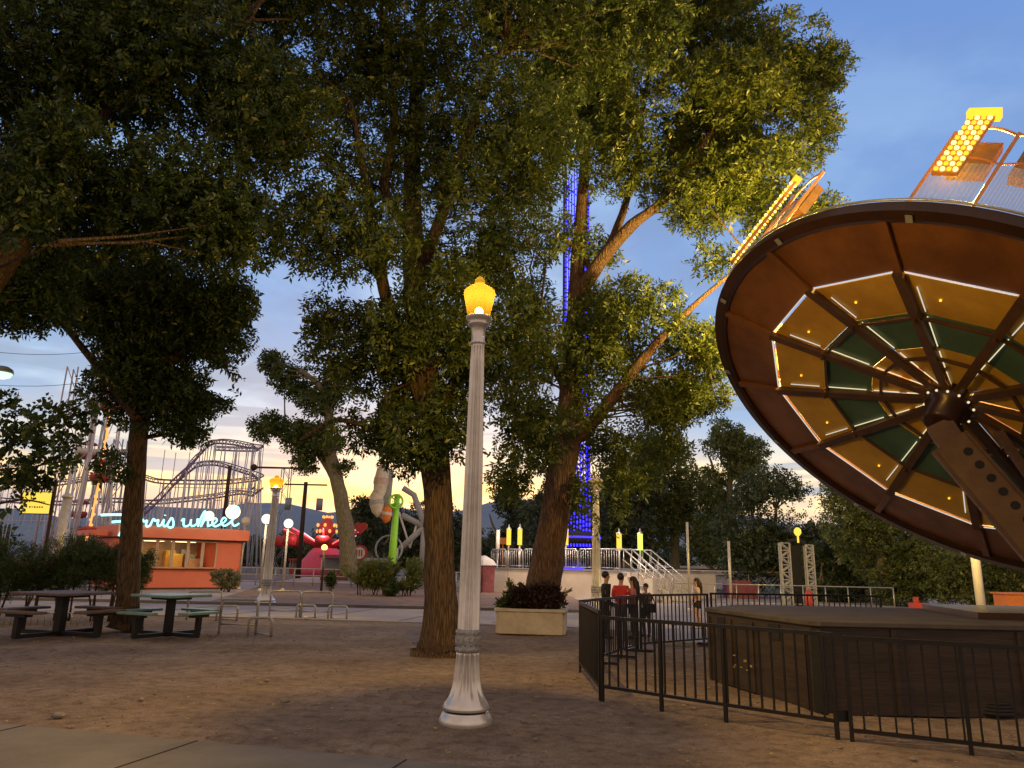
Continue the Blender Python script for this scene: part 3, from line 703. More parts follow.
# ---------------------------------------------------------------- picnic tables
def make_table(top, seatm, label):
    t = empty('picnic_table', (0, 0, 0), 0, label, 'picnic table', 'square picnic tables with four attached benches')
    b = MB(); b.box((0, 0, .765), (1.42, 1.42, .05)); b.build('table_top', top, t, bevel=.015)
    b = MB(); b.box((0, 0, .715), (.7, .7, .05)); b.box((0, 0, .35), (.17, .17, .70)); b.build('pedestal', 'black', t)
    for k in range(4):
        a = k * PI / 2; R_ = Matrix.Rotation(a, 3, 'Z')
        b = MB(); b.box(R_ @ Vector((1.03, 0, .46)), (.32, 1.1, .045), rz=a); b.build('bench', seatm, t, bevel=.01)
        b = MB(); b.box(R_ @ Vector((1.03, 0, .41)), (.2, .5, .05), rz=a); b.box(R_ @ Vector((1.03, 0, .22)), (.11, .11, .36), rz=a); b.box(R_ @ Vector((.56, 0, .045)), (1.04, .09, .07), rz=a)
        b.build('leg', 'black', t)
    return t
T1 = make_table('wood_brown', 'wood_brown', 'brown topped picnic table, nearer the left edge'); place(T1, at(58, 634, 16.2).xy.to_3d(), rad(74)); T1.scale = (.96, .96, 1.10)
T2 = make_table('green_neon_tint', 'green_neon_tint', 'green topped picnic table with teal neon light painted into its colour'); place(T2, at(168, 629, 16.5).xy.to_3d(), rad(66)); T2.scale = (.80, .80, 1.08)

# ---------------------------------------------------------------- bike racks
def make_rack():
    t = empty('bike_rack', (0, 0, 0), 0, None, 'bike rack', 'low tube bike racks behind the dirt')
    for (x, hw, h, y) in ((0, .42, .74, 0), (.62, .26, .38, -.25)):
        b = MB(); r_ = .08; pts = [(x - hw, y, -.02), (x - hw, y, h - r_)]
        for k in range(1, 4): a = PI - k * PI / 8; pts.append((x - hw + r_ + r_ * math.cos(a), y, h - r_ + r_ * math.sin(a)))
        for k in range(1, 5): a = PI / 2 - (k - 1) * PI / 6; pts.append((x + hw - r_ + r_ * math.cos(a), y, h - r_ + r_ * math.sin(a)))
        pts.append((x + hw, y, -.02)); b.tube(pts, .028, 8); b.build('hoop', 'steel', t)
    b = MB(); b.tube([(-.42, 0, .20), (.42, 0, .20)], .02, 6); b.tube([(.42, 0, .03), (.88, -.25, .03)], .02, 6); b.build('rail', 'steel', t)
    return t
rk = make_rack()
for i, (px, py, rz, lb) in enumerate(((203, 620, .25, 'bike rack hoops next to the green topped table'), (237, 634, -.1, 'nearest bike rack hoops, standing lowest on the dirt'), (284, 618, .15, 'bike rack hoops right of the second lamp post'), (316, 619, .1, 'rightmost bike rack hoops, closest to the thick trunk'))):
    o = rk if i == 0 else copy_tree(rk); place(o, G(px, py), rz, lb)

# wire hoop edging
def edging(x0, x1, Y, label):
    b = MB(); n = int((x1 - x0) / .16)
    for i in range(n):
        x = x0 + i * .16
        b.tube([(x, Y, -.02), (x, Y, .22), (x + .05, Y, .28), (x + .11, Y, .28), (x + .16, Y, .22), (x + .16, Y, -.02)], .012, 5)
    tag(b.build('hoop_edging_fence', 'steel'), label, 'garden fence')
edging(-12.6, -9.6, 18.6, 'low white hoop edging in front of the junipers')

# ---------------------------------------------------------------- barriers
def barrier(p0, p1, label, h=1.02, clear=.12, posts=(0, 1), feet=False, spacing=.125):
    p0, p1 = Vector(p0), Vector(p1); L = (p1 - p0).length; an = math.atan2(p1.y - p0.y, p1.x - p0.x)
    t = empty('barrier_fence', p0, an, label, 'fence', 'black crowd barriers round the ride')
    b = MB(); b.box((L / 2, 0, h - .02), (L, .042, .042)); b.build('top_rail', 'black', t)
    b = MB(); b.box((L / 2, 0, clear + .02), (L - .04, .034, .034)); b.build('bottom_rail', 'black', t)
    b = MB(); n = max(2, int(L / spacing))
    for i in range(1, n): b.box((L * i / n, 0, (h - .042 + clear + .04) / 2), (.019, .019, h - clear - .085))
    b.build('vertical_bars', 'black', t)
    for q in posts:
        b = MB(); x = min(max(q * L, .022), L - .022); b.box((x, .0, h / 2 - .025), (.038, .038, h - .01)); 
        if feet: b.box((x, 0, .02), (.07, .55, .045))
        b.build('post', 'black', t)
    return t
c0, c1, c2, c3, c4 = G(580, 672), G(601, 700), G(840, 739), G(847, 741), G(1100, 770)
barrier(c0, c1 + Vector((0, .05, 0)), 'short barrier panel seen end on at the left corner of the ride enclosure', 1.06)
barrier(c1, c2, 'long barrier panel running from the left corner to the gate gap', 1.0, .14, (0, .30, .58, 1))
barrier(c3 + Vector((.03, 0, 0)), c4, 'barrier panel at the lower right in front of the brown platform', .98, .08, (0, .52, 1), spacing=.135)
lk = MB(); lk.box((c3 + c2) / 2 + Vector((0, 0, .22)), (.12, .05, .10))
tag(lk.build('gate_latch', 'black'), 'black metal latch joining the two front barrier panels', 'latch')
k0 = c0; k1 = Vector((2.6, 15.5, 0)); k2 = Vector((4.4, 17.0, 0)); k3 = Vector((8.5, 17.6, 0)); k4 = Vector((14, 17.6, 0))
barrier(k0, k1, 'back barrier panel in front of the man in black and the man in red', 1.08, .12, (.33, .66, 1), True)
barrier(k1 + Vector((.05, .04, 0)), k2, 'back barrier panel in front of the person with the shoulder bag', 1.08, .12, (0, 1), True)
barrier(k2 + Vector((.05, 0, 0)), k3, 'back barrier panel behind the left end of the brown platform', 1.10, .12, (0, .5, 1), True)

# ---------------------------------------------------------------- ride platform
def platform():
    t = empty('ride_platform', (3.72, 9.32, 0), 0, 'long dark brown boarded platform box under the tilted ride', 'platform')
    X1 = 12.0; hgt = 1.02; bx, by = -.62, 2.75
    b = MB(); q = [(0.06, .03), (X1, .03), (X1, 4.0), (bx + .9, 4.0), (bx, by), (-.04, .13)]
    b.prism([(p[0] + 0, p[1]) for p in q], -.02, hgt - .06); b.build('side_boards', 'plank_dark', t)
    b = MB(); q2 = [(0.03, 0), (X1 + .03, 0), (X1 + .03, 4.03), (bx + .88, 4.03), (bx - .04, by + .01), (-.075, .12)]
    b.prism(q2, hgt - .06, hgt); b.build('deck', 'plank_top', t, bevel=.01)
    # openings and battens on the left face
    pA, pB_ = Vector((-.04, .13, 0)), Vector((bx, by, 0)); dd = (pB_ - pA); LL = dd.length; dd.normalize(); nn = Vector((-dd.y, dd.x, 0))
    an = math.atan2(dd.y, dd.x)
    for (s, z, w_, h_) in ((LL * .83, .80, .22, .22), (LL * .30, .82, .26, .20)):
        b = MB(); p = pA + dd * s + nn * .004; b.box((p.x, p.y, z), (w_, .02, h_), rz=an); b.build('opening', 'c_black', t)
    for s in (.05, .5, .72, .97): b = MB(); p = pA + dd * LL * s + nn * .012; b.box((p.x, p.y, .45), (.05, .03, .9), rz=an); b.build('batten', 'plank_dark', t)
    for x in (.9, 2.4, 3.9, 5.4, 6.9): b = MB(); b.box((x, .015, .47), (.05, .032, .94)); b.build('batten', 'plank_dark', t)
    b = MB(); b.box((.012, .075, .46), (.10, .14, .93), rz=.9); b.build('corner_slot', 'c_black', t)
    b = MB(); rng = random.Random(4)
    for k in range(9):
        p = pA + dd * LL * (.62 + rng.uniform(-.1, .12)) + nn * .008; b.box((p.x, p.y, .33 + rng.uniform(-.10, .12)), (rng.uniform(.02, .09), .008, rng.uniform(.01, .035)), rz=an)
    for k in range(4): b.box((2.9 + rng.uniform(0, .05), .024, .55 + .05 * k), (.012, .008, .05))
    b.build('paint_chips', 'dryleaf', t)
    b = MB(); b.prism([(2.6, 1.1), (X1 - .3, .7), (X1 - .3, 3.7), (3.2, 3.6)], hgt + .002, hgt + .09); b.build('raised_plate', 'ride_rim', t)
platform()

# ---------------------------------------------------------------- the big tilted ride
def ride():
    C0 = Vector((7.656, 12.931, 4.326)); th, ph = .675, .283
    n = Vector((math.sin(th) * math.cos(ph), math.sin(th) * math.sin(ph), math.cos(th)))
    a = n.cross(Vector((0, 0, 1))).normalized(); b_ = n.cross(a)
    Mx = Matrix((a, b_, n)).transposed()
    T = empty('spinning_cage_ride', (9.9, 12.6, 1.1), 0, 'huge tilted round carnival ride with red orange and green underside and a lit standing cage', 'amusement ride')
    off = Vector((9.9, 12.6, 1.1))
    def W(x, y, z): return C0 + Mx @ Vector((x, y, z)) - off
    def pol(r, d, z): return W(r * math.cos(d), r * math.sin(d), z)
    R = 4.5; ph0 = 3.124; st = 2 * PI / 12
    def zr(r): return .04 if r > .728 * R else .04 + .46 * (1 - (r / (.728 * R)))
    # panels
    rings = [('outer_panel', .735, .955, 'ride_red'), ('floor_panel', .515, .722, 'ride_orange'), ('floor_panel', .315, .512, 'ride_green'), ('floor_panel', .09, .312, 'ride_orange')]
    for nm, ra, rb, m_ in rings:
        for k in range(12):
            d0, d1 = ph0 + k * st, ph0 + (k + 1) * st
            g = .012 / ra / 2 if nm != 'outer_panel' else .0004
            b = MB()
            def P(r, d, z, curved): return pol(r * R, d, z)
            if nm == 'outer_panel':
                N = 6; vs = []; 
                for i in range(N + 1):
                    dd = d0 + g + (d1 - d0 - 2 * g) * i / N
                    # inner edge is straight between polygon corners
                    q0 = pol(ra * R, d0 + g, .04); q1 = pol(ra * R, d1 - g, .04)
                    vs.append(q0.lerp(q1, i / N)); vs.append(pol(rb * R, dd, .05))
                nb = len(vs); vs += [v + Mx @ Vector((0, 0, .04)) for v in vs]
                fs = []
                for i in range(N):
                    j = 2 * i; fs += [(j, j + 1, j + 3, j + 2), (nb + j, nb + j + 2, nb + j + 3, nb + j + 1)]
                    fs += [(j, j + 2, nb + j + 2, nb + j), (j + 1, nb + j + 1, nb + j + 3, j + 3)]
                b.add(vs, fs, False)
            else:
                za, zb = zr(ra * R), zr(rb * R)
                vs = [pol(ra * R, d0 + g, za), pol(rb * R, d0 + g * ra / rb, zb), pol(rb * R, d1 - g * ra / rb, zb), pol(ra * R, d1 - g, za)]
                vs += [v + Mx @ Vector((0, 0, .04)) for v in vs]
                b.add(vs, [(0, 1, 2, 3), (4, 7, 6, 5), (0, 4, 5, 1), (1, 5, 6, 2), (2, 6, 7, 3), (3, 7, 4, 0)], False)
            b.build(nm, m_, T)
    # rim
    prof = [(.945, -.01), (.962, -.05), (.998, -.035), (1.0, .16), (.99, .18), (.972, .18), (.972, .075), (.945, .07)]
    N = 96; b = MB(); vs = []
    for i in range(N):
        for r, z in prof: vs.append(pol(r * R, 2 * PI * i / N, z))
    m_ = len(prof); b.add(vs, [(i * m_ + j, i * m_ + (j + 1) % m_, ((i + 1) % N) * m_ + (j + 1) % m_, ((i + 1) % N) * m_ + j) for i in range(N) for j in range(m_)], False)
    rim = b.build('rim', 'ride_rim', T)
    b = MB(); b.tube([pol(1.003 * R, 2 * PI * i / 96, .19) for i in range(96)], .022, 6, close=True); b.build('rim_lip', 'ride_lip', rim)
    for k in range(24):
        if k % 2: continue
        d_ = ph0 + k * st / 2 + .1
        b = MB(); b.beam(pol(.958 * R, d_, -.085), pol(.985 * R, d_, -.072), .10, .01, up=tuple(n)); b.build('reflector', 'ride_lip', rim)
    # ribs under the polygon corners, with ring braces
    for k in range(12):
        d_ = ph0 + k * st
        b = MB(); up = tuple(n)
        b.beam(pol(.30, d_, .34), pol(.735 * R, d_, -.02), .15, .10, up)
        b.beam(pol(.5 * R, d_ , .12), pol(.5 * R, d_, -.02), .05, .05, tuple(a))
        b.build('rib', 'ride_dark', T)
        b = MB(); b.beam(pol(.735 * R, d_, .0), pol(.955 * R, d_, .005), .13, .06, up); b.build('outer_rib', 'ride_red', T)
    b = MB()
    for k in range(12):
        d0, d1 = ph0 + k * st, ph0 + (k + 1) * st
        b.beam(pol(.50 * R, d0, -.0 + .12), pol(.50 * R, d1, .12), .05, .05, tuple(n))
        b.beam(pol(.27 * R, d0, .24), pol(.27 * R, d1, .24), .05, .05, tuple(n))
    b.build('ring_brace', 'ride_dark', T)
    # glowing strips added for the light showing through the panel gaps
    for k in range(12):
        d_ = ph0 + k * st + .055
        warm = True
        for r0_, r1_ in ((.09, .17), (.20, .30), (.33, .50), (.53, .66)):
            b = MB(); b.tube([pol(r0_ * R, d_ + .02 / r0_ * .3, zr(r0_ * R) - .035), pol(r1_ * R, d_ + .02 / r1_ * .3, zr(r1_ * R) - .035)], .010, 6)
            b.build('gap_glow', 'e_strip' if r1_ < .51 else 'e_gapcool', T)
        q0, q1 = pol(.728 * R, ph0 + k * st + .03, .02), pol(.728 * R, ph0 + (k + 1) * st - .03, .02)
        b = MB(); q1b = q0.lerp(q1, .5)
        qq = pol(.7285 * R * math.cos(st / 2) / math.cos(st / 2), 0, 0)
        b.tube([q0, q1], .012, 6); b.build('edge_gap_glow', 'e_gapcool', T)
    for k in range(12):
        b = MB(); b.sphere(pol(.60 * R, ph0 + k * st + .17, zr(.60 * R) - .03), .022, 8, 6); b.build('marker_bulb', 'e_ride', T)
    # hub
    def Wz(z): return W(0, 0, z)
    b = MB(); b.lathe([(.24, -.22), (.30, -.18), (.30, .14), (.38, .16), (.38, .40), (.40, .46)], c=Wz(0), n=28, rot=Mx); hub = b.build('hub', 'ride_rim', T)
    for k in range(14):
        if k in (2, 5, 9): continue
        b = MB(); b.sphere(pol(.42, k * PI / 7, .22), .024, 8, 6); b.build('bulb', 'e_strip', hub)
    # boom
    h0 = Wz(-.30); foot = at(1105, 662, 12.2) - off; foot.z = max(foot.z, -.05)
    dirn = (foot - h0).normalized()
    viewd = Vector((.5, 1, .1)).normalized()
    upv = dirn.cross(viewd).cross(dirn) * -1
    b = MB(); b.mat('ride_arm'); hb = h0 + dirn * .30
    b.beam(hb, foot, .64, .42, up=tuple(viewd))
    b.mat('ride_dark'); sid = dirn.cross(viewd).normalized()
    b.beam(hb + sid * .30 - viewd * .2, foot + sid * .30 - viewd * .2, .05, .10, up=tuple(viewd))
    b.beam(hb - sid * .30 - viewd * .2, foot - sid * .30 - viewd * .2, .05, .10, up=tuple(viewd))
    b.mat('c_black'); q = dirn.cross(viewd).normalized(); fn = q.cross(dirn).normalized()
    if fn.y > 0: fn = -fn
    Rm = Matrix((dirn, fn.cross(dirn), fn)).transposed()
    for k in range(12):
        c = hb + dirn * (.30 + .27 * k) + sid * .12 + fn * .205
        b.lathe([(.072, 0), (.072, .012)], c=c, n=16, rot=Rm)
    b.build('boom', None, T)
    b = MB(); b.beam(h0 + dirn * .5, Wz(-.20), .42, .4, up=tuple(viewd)); b.build('boom_head', 'ride_dark', T)
    b = MB(); b.beam(h0 + dirn * 2.6 + Vector((.45, -.1, .1)), Wz(.05) + Mx @ Vector((.6, .6, 0)), .12, .12); b.tube([h0 + dirn * 2.2 + Vector((.4, 0, .5)), h0 + dirn * 1.5 + Vector((.5, 0, .9)), Wz(0) + Vector((.5, 0, 0))], .03, 6); b.build('hydraulic_ram', 'ride_dark', T)
    b = MB(); b.box((.3, 0, .2), (2.2, 1.8, .42)); b.box((foot.x, foot.y, .5), (.9, 1.1, .9)); b.build('turntable_base', 'ride_dark', T)
    # standing cage
    H_ = 1.95; open0, open1 = rad(272), rad(303)
    nst = 30; stepa = (2 * PI - (open1 - open0)) / nst
    def arc(d0, z, r=R * .985, N=3, d1=None):
        return [pol(r, d0 + (d1 - d0) * i / N, z) for i in range(N + 1)]
    for k in range(nst + 1):
        d_ = open1 + k * stepa
        b = MB(); b.beam(pol(R * .985, d_, .19), pol(R * .985, d_, H_), .05, .05, tuple(n)); b.build('cage_post', 'cage_orange', T)
    for k in range(nst):
        d0 = open1 + k * stepa; d1 = d0 + stepa
        b = MB(); pts = []
        for i in range(9):
            u_ = i / 8; pts.append(pol(R * .985, d0 + (d1 - d0) * u_, H_ - .05 + .16 * math.sin(PI * u_)))
        b.tube(pts, .022, 6); b.build('stall_hoop', 'cage_orange', T); b = MB(); pts = [pol(R * .985, d0 + (d1 - d0) * i / 8, H_ - .75 + .10 * math.sin(PI * i / 8)) for i in range(9)]
        b.tube(pts, .016, 5); b.build('stall_hoop', 'cage_orange', T)
        b = MB(); vs = []
        for i in range(4):
            for z in (.22, H_ - .8): vs.append(pol(R * .99, d0 + .01 + (d1 - d0 - .02) * i / 3, z))
        b.add(vs, [(2 * i, 2 * i + 1, 2 * i + 3, 2 * i + 2) for i in range(3)], True); b.build('mesh_panel', 'mesh', T)
        b = MB(); 
        for i in range(4):
            pass
        vs = [pol(r, d, z) for r in (R * .93, R * .965) for d in (d0 + .035, d1 - .035) for z in (H_ - .85, H_ - .12)]
        b.add(vs, [(0, 1, 3, 2), (4, 6, 7, 5), (0, 4, 5, 1), (2, 3, 7, 6), (0, 2, 6, 4), (1, 5, 7, 3)], False); b.build('back_pad', 'pad', T)
    # light boards at both sides of the opening
    for (d_, h0_, h1_, wd, rows, nm) in ((rad(307.5), .62, 2.0, .34, 11, 'r'), (rad(257.5), .05, 2.45, .12, 24, 'l')):
        rr = R * (1.03 if nm == 'r' else 1.02)
        tang = Mx @ Vector((-math.sin(d_), math.cos(d_), 0))
        b = MB(); b.beam(pol(rr, d_, h0_), pol(rr, d_, h1_), wd, .06, up=tuple(Mx @ Vector((math.cos(d_), math.sin(d_), 0)))); bd = b.build('light_board', 'cage_orange', T)
        for k in range(rows):
            z = h0_ + (h1_ - h0_) * (k + .5) / rows
            for j in range(4 if nm == 'r' else 1):
                off_ = tang * ((j - 1.5) * .085 if nm == 'r' else 0)
                b = MB(); c = pol(rr + .045, d_, z) + off_; b.sphere(c, .034, 8, 6); 
                c2 = pol(rr - .045, d_, z) + off_; b.sphere(c2, .030, 6, 4)
                b.build('bulb', 'e_ridehot' if (k + j) % 2 else 'e_ride', bd)
        b = MB(); b.beam(pol(rr, d_, h1_ + .08) - tang * wd * .65, pol(rr, d_, h1_ + .08) + tang * wd * .65, .16, .12, up=tuple(n)); b.build('light_cap', 'e_ride', bd)
        p_ = (pol(.62 * R, rad(222), 2.5) if nm == 'l' else pol(.8 * R, d_, 1.6)) + off
        point(p_, RW if nm == 'l' else RW * .10, (1, .66, .16), .35)
RW = 5000
ride()

# ---------------------------------------------------------------- booth
def booth():
    Pr, Pl = at(241, 560, 42.0), at(112, 560, 37.6); Pr.z = Pl.z = 0; Pc = (Pr + Pl) / 2; w_ = (Pr - Pl).length
    dv = (Pr - Pl).normalized(); nv_ = Vector((dv.y, -dv.x, 0)); an_ = math.atan2(dv.y, dv.x)
    t = empty('ticket_booth', Pc, an_, 'low coral orange ticket booth with a flat roof and a long window', 'booth')
    D_ = 3.0; x0, x1 = -w_ / 2, w_ / 2
    wx1 = x1 - 1.35; wx0 = x0 + .5
    b = MB(); b.box(((x0 + x1) / 2, D_ / 2, .60), (w_, D_, .95)); b.box((x1 - .68, D_ / 2, 1.79), (1.36, D_, 1.44)); b.box((x0 + .25, D_ / 2, 1.79), (.5, D_, 1.44))
    b.box(((wx0 + wx1) / 2, D_ - .08, 1.79), (wx1 - wx0, .15, 1.44)); b.build('wall', 'booth', t)
    b = MB(); b.box((0, D_ / 2, .06), (w_ + .08, D_ + .08, .12)); b.build('base', 'booth_dark', t)
    b = MB(); b.box((.0, D_ / 2 - .2, 2.86), (w_ + .16, D_ + .8, .56)); rf = b.build('roof', 'booth', t)
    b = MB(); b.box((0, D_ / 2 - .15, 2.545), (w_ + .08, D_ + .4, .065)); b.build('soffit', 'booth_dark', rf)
    b = MB(); b.box((x0 - .66, D_ / 2, 2.74), (.8, D_ * .8, .26)); b.build('side_awning', 'booth', t)
    n = 6
    for k in range(n):
        a0 = wx0 + (wx1 - wx0) * k / n; a1 = wx0 + (wx1 - wx0) * (k + 1) / n
        b = MB()
        for x in (a0 + .04, a1 - .04): b.box((x, .05, 1.80), (.07, .08, 1.38))
        b.box(((a0 + a1) / 2, .05, 2.46), (a1 - a0 - .16, .08, .06)); b.box(((a0 + a1) / 2, .05, 1.13), (a1 - a0 - .16, .08, .06))
        f = b.build('window', 'frame', t)
    b = MB(); b.box(((wx0 + wx1) / 2, -.06, 1.05), (wx1 - wx0 + .1, .2, .05)); b.build('sill', 'booth_dark', t)
    b = MB(); b.box(((wx0 + wx1) / 2, D_ - .2, 1.8), (wx1 - wx0 - .05, .03, 1.4)); b.build('inner_wall', 'booth_in', t)
    rng = random.Random(2)
    for k in range(11):
        x = wx0 + .5 + (wx1 - wx0 - 1) * rng.random()
        b = MB(); b.box((x, D_ - .6 - rng.random(), 1.35 + .2 * rng.random()), (.5, .3, rng.uniform(.4, 1.1))); b.build('shelf_unit', rng.choice(['red', 'booth_in', 'frame', 'gray', 'yellow']), t)
    b = MB(); b.box((wx0 + 1.4, 1.2, 2.46), (1.6, .3, .04)); b.build('ceiling_light', 'e_in', t); b = MB(); b.box((wx1 - 1.4, 1.2, 2.46), (1.2, .3, .04)); b.build('ceiling_light', 'e_in', t)
    # hand lettered neon
    sg = empty('neon_sign', Pc, an_, 'glowing teal cursive neon sign reading Ferris wheel on the booth roof', 'sign')
    def L(px, py):  # photo reading of the letter strokes, converted to metres on the roof edge
        o_ = Vector(CP); dr = at(px, py, 10) - o_; pl = Pc + nv_ * .70
        p = o_ + dr * ((pl - o_).dot(nv_) / dr.dot(nv_)); return ((p - Pc).dot(dv), -.70, p.z)
    strokes = {
     'F': [[(101, 515), (113, 514.6), (127, 514.8)], [(112, 522), (120, 521.4), (129, 521.8)], [(126, 515), (124.5, 522), (122, 530), (119, 536)]],
     'e': [[(130, 526), (134, 524.5), (136, 521.5), (134, 519.8), (131.5, 522), (131.4, 525.5), (134, 527.5), (138, 526)]],
     'r': [[(138, 526), (142, 519.5), (144, 521.5), (147, 520.6), (146, 524), (147, 526.6), (150, 525.6)]],
     'r2': [[(150, 525.6), (153.5, 519), (155.3, 521), (158.3, 520), (157.6, 523.5), (158.6, 526), (161.5, 524.6)]],
     'i': [[(161.5, 524.6), (164, 519.5), (163.2, 524), (164.5, 526.3), (167, 525)], [(165.0, 515.6), (165.3, 515.0)]],
     's': [[(167, 525), (171.5, 518), (173.4, 522), (173, 526.3), (170, 527.6), (167.8, 526.2)]],
     'w': [[(181.5, 521), (184, 518.8), (183.5, 524.5), (186, 526.4), (190, 524), (191, 519.5), (190.8, 524.5), (193, 526), (197, 523.5), (197.5, 519.2), (200, 521)]],
     'h': [[(198, 526.6), (200.5, 519), (204.5, 511.5), (205.5, 513.5), (203, 520), (201, 526.5), (204, 521), (207.5, 519.2), (208, 523), (208, 526), (211, 525)]],
     'e2': [[(211, 525), (215, 523), (217, 520), (215, 518.2), (212.6, 521), (212.6, 524.6), (215.5, 526.4), (220, 524.4)]],
     'e3': [[(220, 524.4), (224, 522.4), (226, 519.3), (224, 517.6), (221.6, 520.5), (221.8, 524), (224.6, 525.8), (229, 523.6)]],
     'l': [[(229, 523.6), (235, 517), (238.6, 510), (237.5, 507), (234.8, 509.5), (232.4, 518), (232.6, 524), (235, 525.8), (239, 523.4)]],
    }
    for key, ss in strokes.items():
        b = MB()
        for s in ss:
            P = [Vector(L(*p)) for p in s]; Q = []
            for i in range(len(P) - 1):
                p0, p1, p2, p3 = P[max(i - 1, 0)], P[i], P[i + 1], P[min(i + 2, len(P) - 1)]
                for j in range(5):
                    u = j / 5; Q.append(.5 * ((2 * p1) + (p2 - p0) * u + (2 * p0 - 5 * p1 + 4 * p2 - p3) * u * u + (3 * p1 - p0 - 3 * p2 + p3) * u ** 3))
            Q.append(P[-1]); b.tube(Q, .048 if key != 'F' else .06, 6)
        b.build('letter', 'e_neon', sg)
    b = MB(); p0, p1 = L(101, 528), L(240, 529)
    b.box(((p0[0] + p1[0]) / 2, -.55, 3.15), (p1[0] - p0[0], .03, .03))
    for i in range(9):
        x = p0[0] + (p1[0] - p0[0]) * i / 8; b.box((x, -.55, 3.25), (.03, .03, .25))
    b.build('support_rail', 'gray', sg)
booth()

# ---------------------------------------------------------------- globe lamps
def globe_lamp(px, py, Y, r, m, label, pm='metalpost', w=0):
    c = at(px, py, Y); t = empty('globe_lamp', (c.x, c.y, 0), 0, label, 'street lamp', 'globe lamps on thin poles')
    b = MB(); b.tube([(0, 0, -.02), (0, 0, c.z - r * .8)], .06, 8); b.lathe([(.14, 0), (.14, .06), (.07, .2)], n=12); b.build('pole', pm, t)
    b = MB(); b.lathe([(.07, c.z - r * 1.12), (.11, c.z - r * .95), (.09, c.z - r * .8)], n=12); b.build('holder', pm, t)
    b = MB(); b.sphere((0, 0, c.z), r, 16, 10); b.build('globe', m, t)
    if w: point((c.x, c.y - r - .15, c.z), w, (1, .74, .42), .2)
globe_lamp(209, 516, 46, .30, 'e_globe', 'lit globe lamp behind the letters h and e of the neon sign')
globe_lamp(233, 512, 44.5, .42, 'e_globe', 'largest lit globe lamp, behind the last letter of the neon sign')
globe_lamp(245.6, 521, 42, .24, 'globe_off', 'unlit cream globe lamp at the right corner of the booth')
globe_lamp(266.6, 519, 39, .25, 'e_globe', 'lit globe lamp just left of the fluted post', w=60)
globe_lamp(288.5, 523.5, 40, .24, 'e_globe', 'lit globe lamp just right of the fluted post', w=60)
globe_lamp(324.5, 547.5, 38, .15, 'e_globeo', 'small low orange lit globe lamp before the pink ride base', 'brownpole', w=25)

# ---------------------------------------------------------------- yellow sign, left street light, wires
def yellow_sign():
    Y = 24; c = at(37.5, 503, Y); t = empty('lit_sign', (c.x, c.y, 0), 0, 'yellow lit sign panel on a thin pole above the junipers', 'sign')
    s = Y / F; b = MB(); b.box((0, 0, c.z), (29.5 * s, .14, 22 * s)); b.build('housing', 'black', t)
    b = MB(); b.box((0, -.08, c.z), (28 * s, .02, 20.5 * s)); f = b.build('face', 'e_sign', t)
    b = MB(); rng = random.Random(8)
    for row, (z, n, x0) in enumerate(((.04, 9, -11.0), (-.13, 6, -5.0))):
        for k in range(n):
            x = (x0 + k * 2.4) * s; b.box((x, -.093, c.z + z + rng.uniform(-.01, .01)), (1.5 * s, .004, rng.uniform(.03, .06)))
    b.build('worn_letters', 'orange', t)
    b = MB(); x = 15.2 * s; b.tube([(x, 0, -.02), (x, 0, c.z + .7)], .05, 8); b.build('pole', 'brownpole', t)
yellow_sign()
b = MB(); c = at(59, 545, 30); b.tube([(c.x, c.y, 0), (c.x + .04, c.y, at(61, 498, 30).z)], .17, 12); b.lathe([(.19, 0), (.22, .06), (.16, .14), (.05, .2)], c=(c.x + .04, c.y, at(61, 498, 30).z), n=14)
tag(b.build('bollard_column', 'metalpost'), 'cream column with a cap right of the yellow sign', 'column')
def left_light():
    Y = 15; c = at(4, 372, Y); t = empty('area_light', (c.x - 1.6, c.y, 0), 0, 'boxy street light with a lit lens reaching in at the left edge', 'street lamp')
    b = MB(); b.tube([(0, 0, -.02), (0, 0, c.z + .1)], .07, 10); b.tube([(0, 0, c.z + .05), (1.4, 0, c.z + .07)], .035, 8); b.build('pole', 'gray', t)
    b = MB(); b.lathe([(.0, .12), (.12, .11), (.20, .06), (.22, .0), (.22, -.02)], c=(1.55, 0, c.z), n=20); b.build('housing', 'gray', t)
    b = MB(); b.lathe([(.20, -.03), (.17, -.10), (.08, -.14), (.01, -.145)], c=(1.55, 0, c.z), n=20); b.build('lens', 'e_green', t)
left_light()
b = MB()
for (y0, y1) in ((348, 344), (382, 372)):
    p0, p1 = at(-40, y0, 30), at(140, y1, 34); b.tube([p0.lerp(p1, i / 10) - Vector((0, 0, .4 * math.sin(PI * i / 10))) for i in range(11)], .012, 4)
tag(b.build('overhead_wires', 'black'), 'two thin overhead wires crossing the sky at the left edge', 'wire')
for (px, top, Y, arm, lb) in ((230, 466, 85, False, 'dark wooden utility pole in front of the coaster'), (306, 482, 70, True, 'wooden utility pole with crossarm and transformers')):
    c = at(px, top, Y); t = empty('utility_pole', (c.x, Y, 0), 0, lb, 'utility pole')
    b = MB(); b.tube([(0, 0, -.02), (0, 0, c.z)], [.30, .2] if not arm else [.24, .18], 8); b.build('pole', 'brownpole', t)
    if arm:
        b = MB(); b.box((0, 0, c.z - .25), (4.0, .12, .14)); b.build('crossarm', 'brownpole', t)
        for x in (-1.5, 1.4): b = MB(); b.tube([(x, .1, c.z - 2.6), (x, .1, c.z - 1.5)], .30, 10); b.build('transformer', 'gray', t)
